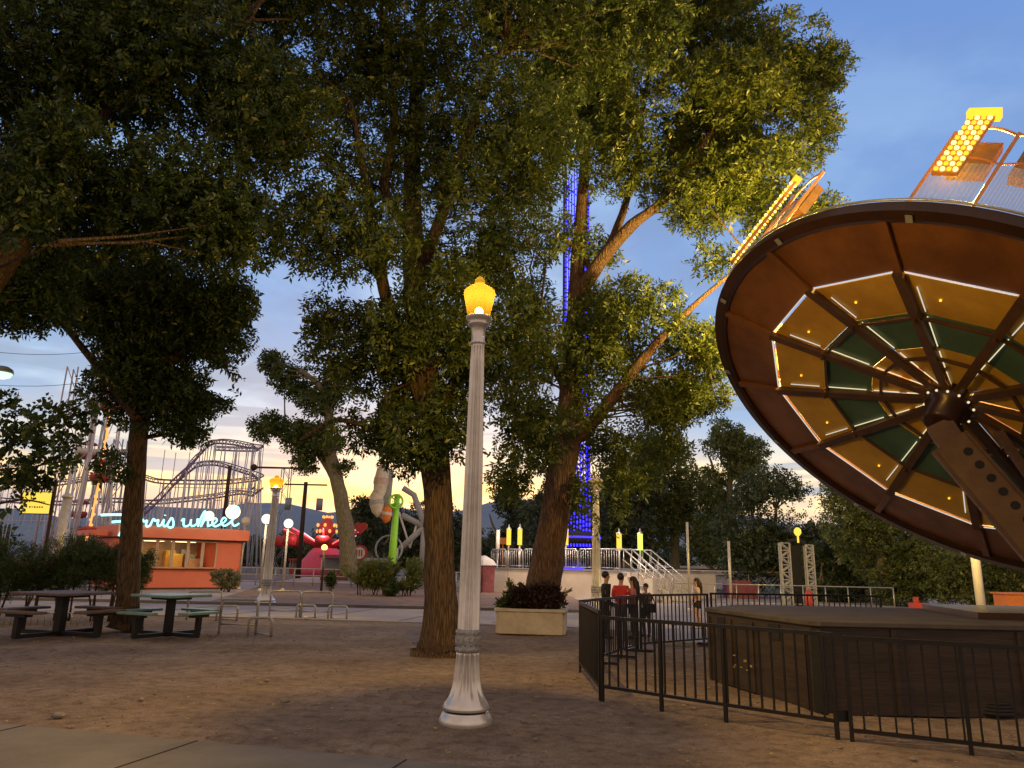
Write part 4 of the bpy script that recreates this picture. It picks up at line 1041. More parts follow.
def lattice_tower(px, top, Y, label, w_=.9, m='gray'):
    c = at(px, top, Y); b = MB()
    for x, y in ((-w_ / 2, -w_ / 2), (w_ / 2, -w_ / 2), (w_ / 2, w_ / 2), (-w_ / 2, w_ / 2)): b.tube([(x * 1.4, y * 1.4, -.02), (x, y, c.z)], .06, 5)
    n = 9
    for i in range(n):
        z0, z1 = c.z * i / n, c.z * (i + 1) / n; sg = 1 if i % 2 else -1
        for y in (-w_ / 2, w_ / 2): b.tube([(-w_ / 2 * sg, y, z0), (w_ / 2 * sg, y, z1)], .035, 4)
    o = b.build('lattice_mast', m); o.location = (c.x, Y, 0); tag(o, label, 'mast'); return o
o = lattice_tower(287, 468, 90, 'slim grey lattice mast behind the lit street lantern'); 
b = MB(); b.tube([(-4, 0, at(287, 468, 90).z), (4, 0, at(287, 468, 90).z)], .12, 6); b.sphere((-4, 0, at(287, 468, 90).z), .4); b.sphere((3, 0, at(287, 468, 90).z), .4); b.build('crossbar', 'brownpole', o)

# ---------------------------------------------------------------- roller coaster
def coaster():
    Y = 95; t = empty('roller_coaster', tuple(at(200, 555, Y).xy) + (0,), 0, 'steel roller coaster with curling purple track on thin white supports', 'roller coaster')
    ox = Vector(t.location)
    lines = [
     ('lift', [(100, 545, 92), (125, 530, 92), (158, 502, 92), (182, 476, 92), (200, 455, 93), (209, 446, 93), (218, 443.5, 94), (235, 445, 96), (250, 448, 98), (258, 449, 101), (256, 451, 106), (240, 451, 108), (215, 450, 108)]),
     ('inner', [(130, 528, 96), (158, 502, 96), (172, 487, 96), (186, 475, 96), (197, 467, 96), (212, 465, 97), (226, 467.4, 98), (242, 472.5, 100), (256, 477, 102), (258, 480, 105), (246, 482, 107), (222, 484, 107), (190, 484, 106), (158, 483, 104), (138, 478, 102), (110, 476, 100), (80, 482, 100), (40, 486, 100), (-20, 480, 100)]),
     ('low', [(258, 491, 100), (252, 496, 102), (240, 494, 104), (215, 498, 105), (180, 502, 106), (150, 504, 107), (110, 502, 107), (60, 505, 107), (-20, 500, 107)]),
     ('far', [(140, 452, 118), (100, 456, 118), (60, 462, 118), (20, 468, 118), (-30, 470, 118)]),
    ]
    sup = MB()
    for nm, pl in lines:
        P = [at(*p) - ox for p in pl]; Q = []
        for i in range(len(P) - 1):
            p0, p1, p2, p3 = P[max(i - 1, 0)], P[i], P[i + 1], P[min(i + 2, len(P) - 1)]
            for j in range(5):
                u = j / 5; Q.append(.5 * ((2 * p1) + (p2 - p0) * u + (2 * p0 - 5 * p1 + 4 * p2 - p3) * u * u + (3 * p1 - p0 - 3 * p2 + p3) * u ** 3))
        Q.append(P[-1])
        tr = MB(); up = Vector((0, 0, .5)); 
        side = []
        for i, q in enumerate(Q):
            tg = (Q[min(i + 1, len(Q) - 1)] - Q[max(i - 1, 0)]).normalized(); s_ = tg.cross(Vector((0, 0, 1)))
            if s_.length < .1: s_ = Vector((0, 1, 0))
            side.append(s_.normalized() * .62)
        tr.tube([q + s_ + up for q, s_ in zip(Q, side)], .08, 5); tr.tube([q - s_ + up for q, s_ in zip(Q, side)], .08, 5); tr.tube(Q, .12, 6)
        for i in range(0, len(Q)): tr.tube([Q[i] + side[i] + up, Q[i], Q[i] - side[i] + up], .05, 4)
        tr.build('track', 'coaster_track', t)
        for i in range(0, len(Q), 4):
            q, s_ = Q[i], side[i] * 2.2
            if q.z < 2: continue
            for sg in (1, -1):
                b0 = Vector((q.x + s_.x * sg, q.y + s_.y * sg, 0)); sup.tube([b0, q + s_ * sg * .25], .065, 5)
            if q.z > 6:
                k_ = .55; sup.tube([Vector((q.x + s_.x, q.y + s_.y, 0)).lerp(q, k_), Vector((q.x - s_.x, q.y - s_.y, 0)).lerp(q, k_)], .06, 4)
    rng = random.Random(5)
    # long verticals standing above the track like the photo's outer frames
    for px in (165, 176, 190, 204, 214, 226, 238, 247, 253, 259, 262, 264):
        Yc = 104 + rng.uniform(-4, 6); c = at(px, 447 + rng.uniform(-6, 6), Yc) - ox; sup.tube([(c.x, c.y, 0), (c.x, c.y, c.z)], .06, 5)
    for z_ in (6, 11.5): 
        a_, b_ = at(160, 500, 108) - ox, at(263, 500, 108) - ox; sup.tube([(a_.x, a_.y, z_), (b_.x, b_.y, z_)], .06, 4)
    sup.build('supports', 'coaster_white', t)
    # second lattice of frames on the far left
    sp = MB()
    for px in range(-20, 142, 11):
        Yc = 112 + rng.uniform(-6, 6); c = at(px + rng.uniform(-2, 2), 458 + rng.uniform(-4, 26), Yc) - ox; sp.tube([(c.x, c.y, 0), (c.x + rng.uniform(-.6, .6), c.y, c.z)], .065, 5)
    for py in (480, 500, 520): sp.tube([at(-20, py, 112) - ox, at(140, py + 2, 112) - ox], .07, 4)
    for px in range(-20, 130, 20): sp.tube([at(px, 525, 112) - ox, at(px + 20, 470, 112) - ox], .06, 4)
    sp.build('rear_supports', 'coaster_white', t)
coaster()

# ---------------------------------------------------------------- ferris wheel, seen nearly edge on
def ferris():
    Y = 58; c = at(95, 452, Y); Rr = c.z - 1.3; t = empty('ferris_wheel', (c.x, c.y, 0), 0, 'ferris wheel seen nearly edge on with orange bulbs and red gondolas', 'ferris wheel')
    ax = Vector((math.cos(rad(33)), math.sin(rad(33)), 0)); fw = Vector((-ax.y, ax.x, 0)); cz = Vector((0, 0, c.z))
    def W(r, a_, o_): return cz + fw * r * math.cos(a_) + Vector((0, 0, r * math.sin(a_))) + ax * o_
    for o_ in (-.75, .75):
        b = MB(); b.tube([W(Rr, 2 * PI * i / 48, o_) for i in range(48)], .07, 5, close=True); b.tube([W(Rr * .82, 2 * PI * i / 48, o_) for i in range(48)], .05, 5, close=True)
        r_ = b.build('wheel_rim', 'coaster_white', t)
        b = MB()
        for k in range(16): b.tube([W(.3, k * PI / 8, o_ * .6), W(Rr, k * PI / 8, o_)], .04, 4)
        b.build('spokes', 'white', r_)
    b = MB()
    for k in range(12):
        a_ = PI + .05 + k * .11
        pass
    for i in range(44):
        a_ = PI - .9 + i * .058
        b.sphere(W(Rr, a_, .1 if i % 2 else -.05), .10, 6, 4)
    b.tube([W(Rr, PI - .9 + i * .058, 0) for i in range(44)], .07, 5)
    b.build('light_string', 'e_orange', t)
    for k in range(10):
        a_ = k * PI / 5 + .2; p = W(Rr * 1.0, a_, 0); g = MB()
        g.lathe([(.3, -1.4), (.58, -1.3), (.66, -1.0), (.62, -.86), (.58, -.84)], c=p, n=12); gd = g.build('gondola', 'red', t)
        g = MB(); g.lathe([(.70, -.1), (.6, .05), (.25, .2), (.05, .24)], c=p, n=12)
        for q in range(4): g.tube([p + Vector((.52 * math.cos(q * PI / 2), .52 * math.sin(q * PI / 2), -.9)), p + Vector((.52 * math.cos(q * PI / 2), .52 * math.sin(q * PI / 2), -.1))], .03, 4)
        g.build('canopy', 'red', gd)
    b = MB()
    for o_ in (-1.2, 1.2):
        for s_ in (-3.4, 3.4): b.tube([cz + ax * o_, Vector((ax * o_ * 1.6 + fw * s_)[:])], .10, 6)
    b.tube([cz - ax * 1.4, cz + ax * 1.4], .25, 8); b.build('support_legs', 'white', t)
    b = MB(); 
    for k in range(4): b.tube([(-3 + 2 * k, -5, 0), (-3 + 2 * k, -5, 1.1)], .04, 4)
    b.tube([(-3, -5, 1.1), (3, -5, 1.1)], .04, 4); b.box((0, -4.6, .2), (5, 3, .4)); b.build('boarding_deck', 'red', t)
ferris()
o = lattice_tower(76, 368, 60, 'tall pinkish lattice mast left of the ferris wheel', .9, 'cage_pink')
o = lattice_tower(121, 440, 66, 'pale lattice mast right of the ferris wheel', .8)

# red white fence below the ferris wheel
def picket(p0, p1, h, m1, label, sp=.5, r=.03, rails=2, name='railing', cat='fence'):
    p0, p1 = Vector(p0), Vector(p1); L = (p1 - p0).length; n = int(L / sp); b = MB()
    for i in range(n + 1): q = p0.lerp(p1, i / n); b.tube([q, q + Vector((0, 0, h))], r, 5)
    for k in range(rails): z = h * (1 - k * .75 / max(1, rails - 1)); b.tube([p0 + Vector((0, 0, z)), p1 + Vector((0, 0, z))], r, 5)
    o = b.build(name, m1)
    if label: tag(o, label, cat)
    return o
picket((-42, 47, 0), (-24, 46, 0), 1.1, 'red', 'red rail fence below the ferris wheel', .5, .04)
picket((-23.5, 50, 0), (-8.5, 48, 0), 1.1, 'metalpost', 'pale rail fence between the booth and the sparse tree', 1.2, .04, 3)
picket((-8.2, 47.5, 0), (2.5, 46.5, 0), 1.1, 'steel', 'thin grey rail fence behind the hedge', .6, .03, 2)

# ---------------------------------------------------------------- spider arm ride
def spider():
    c = at(325, 556, 84); t = empty('spider_ride', (c.x, c.y, 0), 0, 'red neon spider arm ride with pink cone base', 'amusement ride'); t.scale = (1.05, 1.05, 1.3)
    z0 = .3; b = MB(); b.lathe([(3.0, .05), (2.9, .6), (1.7, 1.9), (1.2, 2.3)], n=20); b.build('base_cone', 'pink', t)
    b = MB(); b.lathe([(.6, 2.3), (.6, 3.4), (1.0, 3.6), (.9, 4.2), (.3, 4.8)], n=14); b.build('crown', 'red', t)
    b = MB()
    for k in range(12): a_ = k * PI / 6; b.sphere((math.cos(a_), math.sin(a_), 3.7 + .5 * (k % 2)), .16, 6, 4); b.sphere((.5 * math.cos(a_), .5 * math.sin(a_), 4.4 + .5 * (k % 2)), .13, 6, 4)
    b.build('crown_bulbs', 'e_orange', t)
    for k in range(8):
        a_ = k * PI / 4 + .15; dx, dy = math.cos(a_), math.sin(a_)
        b = MB(); b.tube([(dx * .8, dy * .8, 2.4), (dx * 3.2, dy * 3.2, 3.2), (dx * 4.6, dy * 4.6, 3.6)], .13, 6); ar = b.build('arm', 'red', t)
        b = MB(); b.tube([(dx * 1, dy * 1, 2.65), (dx * 3.2, dy * 3.2, 3.42), (dx * 4.4, dy * 4.4, 3.8)], .05, 5); b.build('neon_tube', 'e_red' if k % 3 else 'e_white', ar)
        b = MB(); b.lathe([(.2, -1.2), (.7, -1.0), (.75, -.5), (.6, -.3)], c=(dx * 4.7, dy * 4.7, 3.5), n=12); b.build('car', 'red', ar)
    point((c.x + 1, c.y - 5.5, 4.5), 700, (1, .35, .40), .6)
spider()
# red heart and round signs
def round_sign(px, py, Y, r, m, label, m2='white', heart=False):
    c = at(px, py, Y); t = empty('round_sign', (c.x, c.y, 0), 0, label, 'sign')
    b = MB(); b.tube([(0, .05, -.02), (0, .05, c.z)], .05, 6); b.build('pole', 'brownpole', t)
    Rm = Matrix.Rotation(PI / 2, 3, 'X'); b = MB()
    if heart: 
        b.lathe([(r * .62, -.05), (r * .62, .05)], c=(-r * .45, 0, c.z + r * .25), n=18, rot=Rm); b.lathe([(r * .60, -.048), (r * .60, .048)], c=(r * .45, 0, c.z + r * .25), n=18, rot=Rm)
        b.add([(-r * .98, -.046, c.z + r * .05), (r * .98, -.046, c.z + r * .05), (0, -.046, c.z - r), (-r * .98, .046, c.z + r * .05), (r * .98, .046, c.z + r * .05), (0, .046, c.z - r)], [(0, 2, 1), (3, 4, 5), (0, 1, 4, 3), (1, 2, 5, 4), (2, 0, 3, 5)])
    else: b.lathe([(r, -.05), (r, .05)], c=(0, 0, c.z), n=24, rot=Rm)
    b.build('board', m, t)
    if not heart:
        b = MB(); b.lathe([(r * .72, -.01), (r * .72, .01)], c=(0, -.062, c.z), n=20, rot=Rm); b.build('face', m2, t)
        for k in range(3): b = MB(); b.box((-r * .3 + k * r * .3, -.078, c.z), (r * .16, .01, r * .8)); b.build('stripe', m, t)
round_sign(361, 528, 50, .42, 'red', 'red heart shaped sign right of the sparse tree', heart=True)
round_sign(359.5, 553, 48, .50, 'red', 'round red and white sign low behind the hedge')
def small_stall(px, py, Y, w_, h_, m, label):
    c = at(px, py, Y); t = empty('game_stall', (c.x, c.y, 0), .1, label, 'stall'); b = MB(); b.box((0, 0, h_ * .25), (w_, 1.6, h_ * .5)); b.build('counter', m, t)
    b = MB(); b.box((0, 0, h_ + .12), (w_ + .3, 1.9, .24)); b.build('roof', m, t); b = MB()
    for x in (-w_ / 2 + .05, w_ / 2 - .05):
        for y in (-.75, .75): b = MB(); b.box((x, y, h_ * .75), (.08, .08, h_ * .5)); b.build('post', 'white', t)
    b = MB(); b.box((0, .7, h_ * .75), (w_ - .2, .04, h_ * .48)); b.build('back_panel', 'gray', t)
small_stall(336, 556, 66, 2.2, 1.9, 'pinkfab', 'small pink and grey stall right of the pink cone base')
small_stall(374, 555, 64, 3.0, 1.7, 'gray', 'small grey stall right of the round red sign')
small_stall(302, 553, 92, 2.4, 1.6, 'red', 'small red stall behind the lit globe lamps')

# ---------------------------------------------------------------- green post balloon ride and grey frame ride
def green_ride():
    Y = 46; c = at(391, 572, Y); top = at(393, 494, Y); t = empty('swing_gondola_ride', (c.x, Y, 0), 0, 'lime green post ride with a spoked wheel and hanging painted cars', 'amusement ride')
    b = MB(); b.tube([(0, 0, -.02), (.05, 0, top.z * .5), (.12, 0, top.z)], [.27, .22, .17], 10); b.build('post', 'lime', t)
    cw = at(397, 502, Y); wx = cw.x - c.x; b = MB()
    b.tube([(wx + .40 * math.cos(a_), -.4, cw.z + .40 * math.sin(a_)) for a_ in np.linspace(0, 2 * PI, 25)[:-1]], .07, 6, close=True)
    for k in range(2):
        a_ = PI / 4 + k * PI / 2; b.tube([(wx - .38 * math.cos(a_), -.4, cw.z - .38 * math.sin(a_)), (wx + .38 * math.cos(a_), -.4, cw.z + .38 * math.sin(a_))], .045, 5)
    b.build('spoked_wheel', 'lime', t)
    def car(px, py, rx, rz, m, m2, tilt):
        q = at(px, py, Y - .3); Rm = Matrix.Rotation(tilt, 3, 'Y'); b = MB()
        b.lathe([(rx * .25, -rz), (rx * .8, -rz * .6), (rx, 0), (rx * .85, rz * .6), (rx * .3, rz)], c=(q.x - c.x, -.3, q.z), n=16, rot=Rm); o = b.build('car', m, t)
        b = MB(); b.lathe([(rx * 1.02, -rz * .12), (rx * 1.04, 0), (rx * 1.0, rz * .2)], c=(q.x - c.x, -.3, q.z), n=16, rot=Rm, caps=False); b.build('painted_band', m2, o)
    car(381, 482, .45, 1.25, 'planter', 'c_cream', .1); car(377, 503, .45, .85, 'planter', 'bldg', -.15); car(387, 514, .32, .55, 'orange', 'planter', .1)
    b = MB(); q0, q1 = at(390, 470, Y), at(386, 512, Y); b.beam(q0 - Vector((c.x, Y, 0)), q1 - Vector((c.x, Y, 0)), .5, .4); b.build('tower_beam', 'gray', t)
    q = at(388, 549, Y); b = MB(); b.tube([(q.x - c.x + .8 * math.cos(a_), .3, q.z + .8 * math.sin(a_)) for a_ in np.linspace(0, 2 * PI, 25)[:-1]], .06, 6, close=True); b.build('lower_ring', 'gray', t)
green_ride()
def frame_ride():
    Y = 56; c = at(412, 570, Y); t = empty('frame_ride', (c.x, Y, 0), 0, 'grey steel A frame ride left of the thick trunk', 'amusement ride')
    def p(px, py, dy=0): q = at(px, py, Y + dy); return (q.x - c.x, dy, q.z)
    for pts in ([p(403, 488), p(414, 495), p(421, 515), p(424, 527)], [p(402, 515), p(423, 526)], [p(424, 527), p(400, 549)], [p(424, 527), p(422, 568)]):
        b = MB(); b.tube(pts, .22, 8); b.build('frame_tube', 'bldg', t)
    b = MB(); b.tube([p(399, 512), p(410, 548)], .08, 5); b.tube([p(410, 548), p(418, 520)], .08, 5); b.tube([p(398, 548), p(395, 565)], .1, 5); b.build('cables', 'white', t)
    b = MB(); b.box((0, 0, .3), (5, 3, .6)); b.build('deck', 'gray', t)
frame_ride()

# ---------------------------------------------------------------- stage with railings, stairs, lanterns
def stage():
    Y0, Y1 = 46.0, 38.0
    A_ = at(489, 575, Y0); A_.z = 0; B2 = at(619, 575, Y1); B2.z = 0
    d_ = (B2 - A_); L = d_.length; an = math.atan2(d_.y, d_.x)
    t = empty('raised_stage', A_, an, 'white walled raised boarding stage with steel railings and stairs', 'stage')
    hh = 1.38; b = MB(); b.box((L / 2, 4.0, hh / 2 - .01), (L, 8, hh - .02)); b.build('wall', 'stagewall', t)
    b = MB(); b.box((L / 2, 4.0, hh + .03), (L + .1, 8.1, .06)); b.build('deck', 'gray', t)
    b = MB()
    for x in (L * .17, L * .5, L * .83): b.box((x, -.004, hh / 2), (.03, .012, hh))
    b.build('panel_seams', 'gray', t)
    n = 7
    for k in range(n):
        x0 = L * k / n + .05; x1 = L * (k + 1) / n - .05; b = MB()
        b.tube([(x0, .1, hh + .06), (x0, .1, hh + 1.0), (x0 + .12, .1, hh + 1.12), (x1 - .12, .1, hh + 1.12), (x1, .1, hh + 1.0), (x1, .1, hh + .06)], .032, 6)
        b.tube([(x0, .1, hh + .18), (x1, .1, hh + .18)], .02, 5)
        for j in range(1, 8): x = x0 + (x1 - x0) * j / 8; b.tube([(x, .1, hh + .18), (x, .1, hh + 1.1)], .014, 4)
        b.build('railing_panel', 'steel', t)
    # stairs at the right end
    ns = 7; rise = hh / ns
    b = MB()
    for k in range(ns):
        b.box((L + .2 + .36 * k, 1.3, (hh - rise * k) / 2), (.36, 2.2, hh - rise * k - .001))
    b.build('stairs', 'stagewall', t)
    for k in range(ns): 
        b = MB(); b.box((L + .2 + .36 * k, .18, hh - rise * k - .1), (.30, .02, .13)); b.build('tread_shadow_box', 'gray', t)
    for y in (.25, .85, 1.7, 2.35):
        b = MB(); b.tube([(L - 1.3, y, hh + 1.12), (L + .1, y, hh + 1.12), (L + 2.4, y, 1.0), (L + 2.5, y, .0)], .035, 6); b.tube([(L + .05, y, hh + .6), (L + 2.35, y, .55)], .022, 5)
        for j in range(5): x = L + .1 + 2.3 * j / 5; z = hh + 1.1 - (hh + .12) * j / 5; b.tube([(x, y, z - 1.0), (x, y, z)], .02, 5)
        b.build('handrail', 'steel', t)
    b = MB(); b.box((L + 2.0, .0, .55), (.5, .35, 1.1)); b.build('newel_block', 'white', t)
    # blue strip glow along deck
    b = MB(); b.box((L * .66, -.03, hh + .10), (L * .20, .05, .10)); b.build('blue_light_strip', 'e_blue', t)
    # things on the deck
    for x, c_ in ((L * .30, 'c_dark'), (L * .62, 'brownpole'), (L * .70, 'red'), (L * .78, 'c_dark')):
        pass
    mm = t.matrix_basis
    for i, (px, m1, lb) in enumerate(((509, 'e_lant', 'yellow lit cylinder lantern at the left end of the stage'), (520, 'e_lant', 'second yellow lit cylinder lantern from the left, touching the trunk side'), (561, 'e_lant', 'yellow lit cylinder lantern just right of the leaning trunk'), (566, 'e_lant', 'amber lit cylinder lantern in front of the blue tower base'), (619, 'e_lant', 'bright yellow cylinder lantern right of the dim lamp post'), (640, 'e_lantg', 'greenish lit cylinder lantern above the stage stairs'))):
        f = (px - 489) / 130.0; Yp = Y0 + (Y1 - Y0) * min(f, 1) + .8
        zt, zb = at(px, 529 + (i > 3) * 5, Yp), at(px, 545 + (i > 3) * 5, Yp)
        o = empty('tube_lantern', (zt.x, Yp, 0), 0, lb, 'lantern', 'lit cylinder lanterns on the stage')
        b = MB(); b.tube([(0, 0, zb.z), (0, 0, zt.z)], .135, 10); b.build('lantern', m1, o)
        b = MB(); b.tube([(0, .0, hh - .1 if i < 5 else 0), (0, .0, zb.z)], .05, 6); b.build('post', 'steel', o); b = MB(); b.lathe([(.18, 0), (.05, .12), (.03, .28)], c=(0, 0, zt.z), n=8); b.build('cap', 'steel', o)
        if i in (0, 2, 4): point((zt.x, Yp - 2.2, (zt.z + zb.z) / 2 + .6), 300, (1, .76, .58), .3)
    o = empty('tube_lantern', tuple(at(497, 575, Y0 - .2).xy) + (0,), 0, 'unlit white cylinder lantern at the far left stage corner', 'lantern', 'lit cylinder lanterns on the stage')
    b = MB(); z = at(497, 530, Y0).z; b.tube([(0, 0, z - 1.2), (0, 0, z)], .12, 8); b.build('lantern', 'white', o); b = MB(); b.tube([(0, 0, 0), (0, 0, z - 1.2)], .05, 6); b.build('post', 'steel', o)
stage()
# pink cover left of the stage
b = MB(); c = at(483.5, 570, 44); b.mat('pinkfab'); b.lathe([(.62, 0), (.66, 1.5), (.70, 1.55)], c=(c.x, c.y, 0), n=8, sm=False); b.mat('bldg'); b.lathe([(.82, 1.56), (.55, 1.85), (.2, 2.05), (.05, 2.1)], c=(c.x, c.y, 0), n=8, sm=False)
tag(b.build('covered_kiosk', 'pinkfab'), 'pink cloth covered kiosk between the silver post and the stage', 'kiosk')
b = MB(); c = at(480, 575, 43); b.tube([(c.x - .3, c.y, 0), (c.x - .3, c.y, 1.1)], .3, 8); tag(b.build('trash_barrel', 'leaf_bg'), 'dark barrel below the pink covered kiosk', 'barrel')

# ---------------------------------------------------------------- blue lit drop tower
def tower():
    Y = 56; ct = at(576, 176, Y); c0_ = at(570, 560, Y); x = ct.x * .5 + c0_.x * .5; t = empty('drop_tower', (ct.x, Y, 0), 0, 'very tall drop tower with blue light strings seen through the trees', 'amusement ride')
    h_ = ct.z; w_ = 1.8; b = MB()
    for sx in (-1, 1):
        for sy in (-1, 1): b.tube([(sx * w_ / 2, sy * w_ / 2, 0), (sx * w_ / 2, sy * w_ / 2, h_)], .10, 5)
    n = 22
    for i in range(n):
        z0, z1 = h_ * i / n, h_ * (i + 1) / n; s_ = 1 if i % 2 else -1
        for y in (-w_ / 2, w_ / 2): b.tube([(-w_ / 2 * s_, y, z0), (w_ / 2 * s_, y, z1)], .05, 4)
        for xx in (-w_ / 2, w_ / 2): b.tube([(xx, -w_ / 2 * s_, z0), (xx, w_ / 2 * s_, z1)], .05, 4)
    b.build('lattice', 'c_dark', t)
    rng = random.Random(1)
    for k in range(9):
        xx = -w_ / 2 + w_ * k / 8; b = MB(); z = 3.0; zs = [z]
        while z < h_ - (abs(k - 4)) * .35:
            z += rng.uniform(.12, .3); zs.append(z); z += rng.uniform(.08, .2); zs.append(z)
        b.mat('e_blue'); b.mat('c_dark'); b.tube([(xx, -w_ / 2 - .14, q) for q in zs], .07, 4, sm=False)
        b.mi = [0 if (f // 4) % 2 == 0 else 1 for f in range(len(b.f))]
        b.build('light_string', None, t)
    b = MB(); b.lathe([(1.5, 3.2), (1.8, 3.5), (1.8, 3.9), (1.4, 4.1)], n=20); b.build('seat_ring', 'c_dark', t)
    b = MB(); b.lathe([(1.84, 3.6), (1.84, 3.72)], n=20, caps=False); b.build('seat_ring_lights', 'e_blue', t)
    point((ct.x, Y - 3.5, 4.5), 50, (.2, .15, 1), .5)
tower()
# small amber things behind the stage
o = MB(); c = at(503, 541, 60); o.box((c.x, c.y, c.z), (.6, .3, .5)); o.tube([(c.x, c.y, 0), (c.x, c.y, c.z - .25)], .06, 5); tag(o.build('amber_sign', 'orange'), 'small amber sign board behind the left stage lanterns', 'sign')

# ---------------------------------------------------------------- white poles, arch, buildings at right
def pole(px, ptop, Y, r, label, m='white', name='white_pole'):
    c = at(px, ptop, Y); t = empty(name, (c.x, c.y, 0), 0, label, 'pole')
    b = MB(); b.tube([(0, 0, -.02), (0, 0, c.z)], r, 10); b.build('shaft', m, t)
    b = MB(); b.lathe([(r * 1.9, 0), (r * 1.9, .05), (r * 1.1, .12)], n=12); b.build('foot_plate', m, t)
pole(687, 522, 30, .05, 'tall thin white pole left of the girl with long hair', 'metalpost')
pole(728.5, 541, 31, .055, 'shorter thin white pole right of the girl with long hair', 'metalpost')
pole(968, 500, 20, .11, 'thick white post behind the platform under the low rim of the ride', 'white')
def arch():
    Y = 33; t = empty('lattice_archway', tuple(at(799, 600, Y).xy) + (0,), 0, 'white lattice archway with a yellow lamp on top', 'archway'); ox = t.location.x
    for (pa, pb, pt_) in ((781.5, 790.5, 543), (806.5, 814, 545)):
        xa, xb, z = at(pa, 575, Y).x - ox, at(pb, 575, Y).x - ox, at(pa, pt_, Y).z
        b = MB()
        for x in (xa, xb):
            for y in (-.10, .10): b.box((x, y, z / 2), (.06, .06, z))
        n = 9
        for i in range(n):
            z0, z1 = z * i / n, z * (i + 1) / n; s_ = 1 if i % 2 else -1; m_ = (xa + xb) / 2; w_ = (xb - xa) / 2
            for y in (-.10, .10): b.tube([(m_ - w_ * s_, y, z0), (m_ + w_ * s_, y, z1)], .034, 5)
            b.tube([(xa, -.10, z1), (xb, -.10, z1)], .028, 4)
        b.build('lattice_post', 'bldg', t)
    xa, xb = at(791.5, 575, Y).x - ox, at(805.5, 575, Y).x - ox; z = at(799, 545, Y).z
    b = MB(); b.box(((xa + xb) / 2, .3, z / 2), (xb - xa - .02, .05, z)); b.tube([((xa + xb) / 2 + .42 * math.cos(a_), .1, z - .1 + .30 * math.sin(a_)) for a_ in np.linspace(0, PI, 13)], .09, 6); b.build('dark_curtain', 'c_black', t)
    c = at(797.5, 531, Y); b = MB(); b.lathe([(.08, -.2), (.16, -.08), (.15, .06), (.05, .15)], c=(c.x - ox, 0, c.z), n=10); b.tube([(c.x - ox, 0, c.z - .5), (c.x - ox, 0, c.z - .2)], .04, 6); b.build('lamp', 'e_lant', t)
    # red extinguisher box on the right post
b = MB()
arch()
c = at(809, 600, 31.5); b = MB(); zt = at(809, 591, 31.5).z; b.lathe([(.14, zt - .62), (.16, zt - .5), (.16, zt - .12), (.08, zt), (.05, zt + .08)], c=(c.x, c.y, 0), n=12); b.box((c.x, c.y, (zt - .62) / 2), (.12, .12, zt - .62))
tag(b.build('red_hydrant', 'red'), 'small red hydrant at the foot of the right lattice post', 'hydrant')
def building(px0, px1, top, Y, m, label, wins, depth=6, roofm='white', name='far_building'):
    a_, b2 = at(px0, 570, Y), at(px1, 570, Y); h_ = at((px0 + px1) / 2, top, Y).z; w_ = b2.x - a_.x
    t = empty(name, ((a_.x + b2.x) / 2, Y, 0), 0, label, 'building')
    b = MB(); b.box((0, depth / 2, h_ / 2 - .15), (w_, depth, h_ - .3)); b.build('wall', m, t)
    b = MB(); b.box((0, depth / 2, h_ - .12), (w_ + .8, depth + .8, .24)); b.build('roof', roofm, t)
    for (f, z, ww, wh) in wins:
        b = MB(); b.box((-w_ / 2 + w_ * f, -.012, z), (ww, .03, wh)); p = b.build('window', 'white', t); b = MB(); b.box((-w_ / 2 + w_ * f, -.034, z), (ww - .15, .02, wh - .15)); b.build('pane', 'win', p)
building(672, 722, 566, 72, 'bldg', 'long low grey building with a pale flat roof under the trees', [(.55, 1.2, 1.2, .9), (.75, 1.3, 1.6, 1.4)])
building(727, 740, 572, 58, 'white', 'small pale shed behind the right white pole', [(.5, .9, .5, .5)])
building(1000, 1060, 574, 48, 'yellow', 'yellow walled building with orange counter at the right edge', [(.6, 2.0, 1.6, 1.2)], roofm='orange')
b = MB(); c = at(1018, 609, 30); b.box((c.x, c.y, .45), (1.3, .8, .9)); b.box((c.x, c.y, .93), (1.45, .95, .06)); tag(b.build('orange_counter', 'orange'), 'orange counter box in front of the yellow building', 'counter')
b = MB(); c = at(919.5, 608, 27); zt = at(919, 603, 27).z; b.box((c.x, c.y, zt / 2), (.55, .4, zt)); b.box((c.x - .1, c.y, zt + .10), (.14, .1, .2)); tag(b.build('red_cabinet', 'red'), 'small red cabinet just above the back edge of the platform', 'cabinet')
# chain link fence and red awnings at right back
def chainlink(p0, p1, h_, label):
    p0, p1 = Vector(p0), Vector(p1); L = (p1 - p0).length; b = MB(); n = int(L / 2.5)
    for i in range(n + 1): q = p0.lerp(p1, i / n); b.tube([q, q + Vector((0, 0, h_))], .04, 6)
    b.tube([p0 + Vector((0, 0, h_)), p1 + Vector((0, 0, h_))], .035, 6)
    n = int(L / .45)
    for i in range(n):
        q0, q1 = p0.lerp(p1, i / n), p0.lerp(p1, min(1, (i + 3) / n)); b.tube([q0, q1 + Vector((0, 0, h_))], .008, 3); b.tube([q0 + Vector((0, 0, h_)), q1], .008, 3)
    tag(b.build('wire_fence', 'metalpost'), label, 'fence')
chainlink((6.5, 47, 0), (22, 44, 0), 1.5, 'wire mesh fence across the lawn behind the stage stairs')
picket((7.0, 33, 0), (16, 32, 0), 1.0, 'steel', 'thin grey railing behind the girl with long hair', .9, .025, 2)
b = MB(); c = at(739, 590, 44); b.prism([(c.x - .9, c.y - .8), (c.x + .9, c.y - .8), (c.x + .7, c.y + .8), (c.x - .7, c.y + .8)], 0, .85); b.prism([(c.x - .5, c.y - .6), (c.x + .5, c.y - .6), (c.x + .3, c.y + .6), (c.x - .3, c.y + .6)], .85, 1.02)
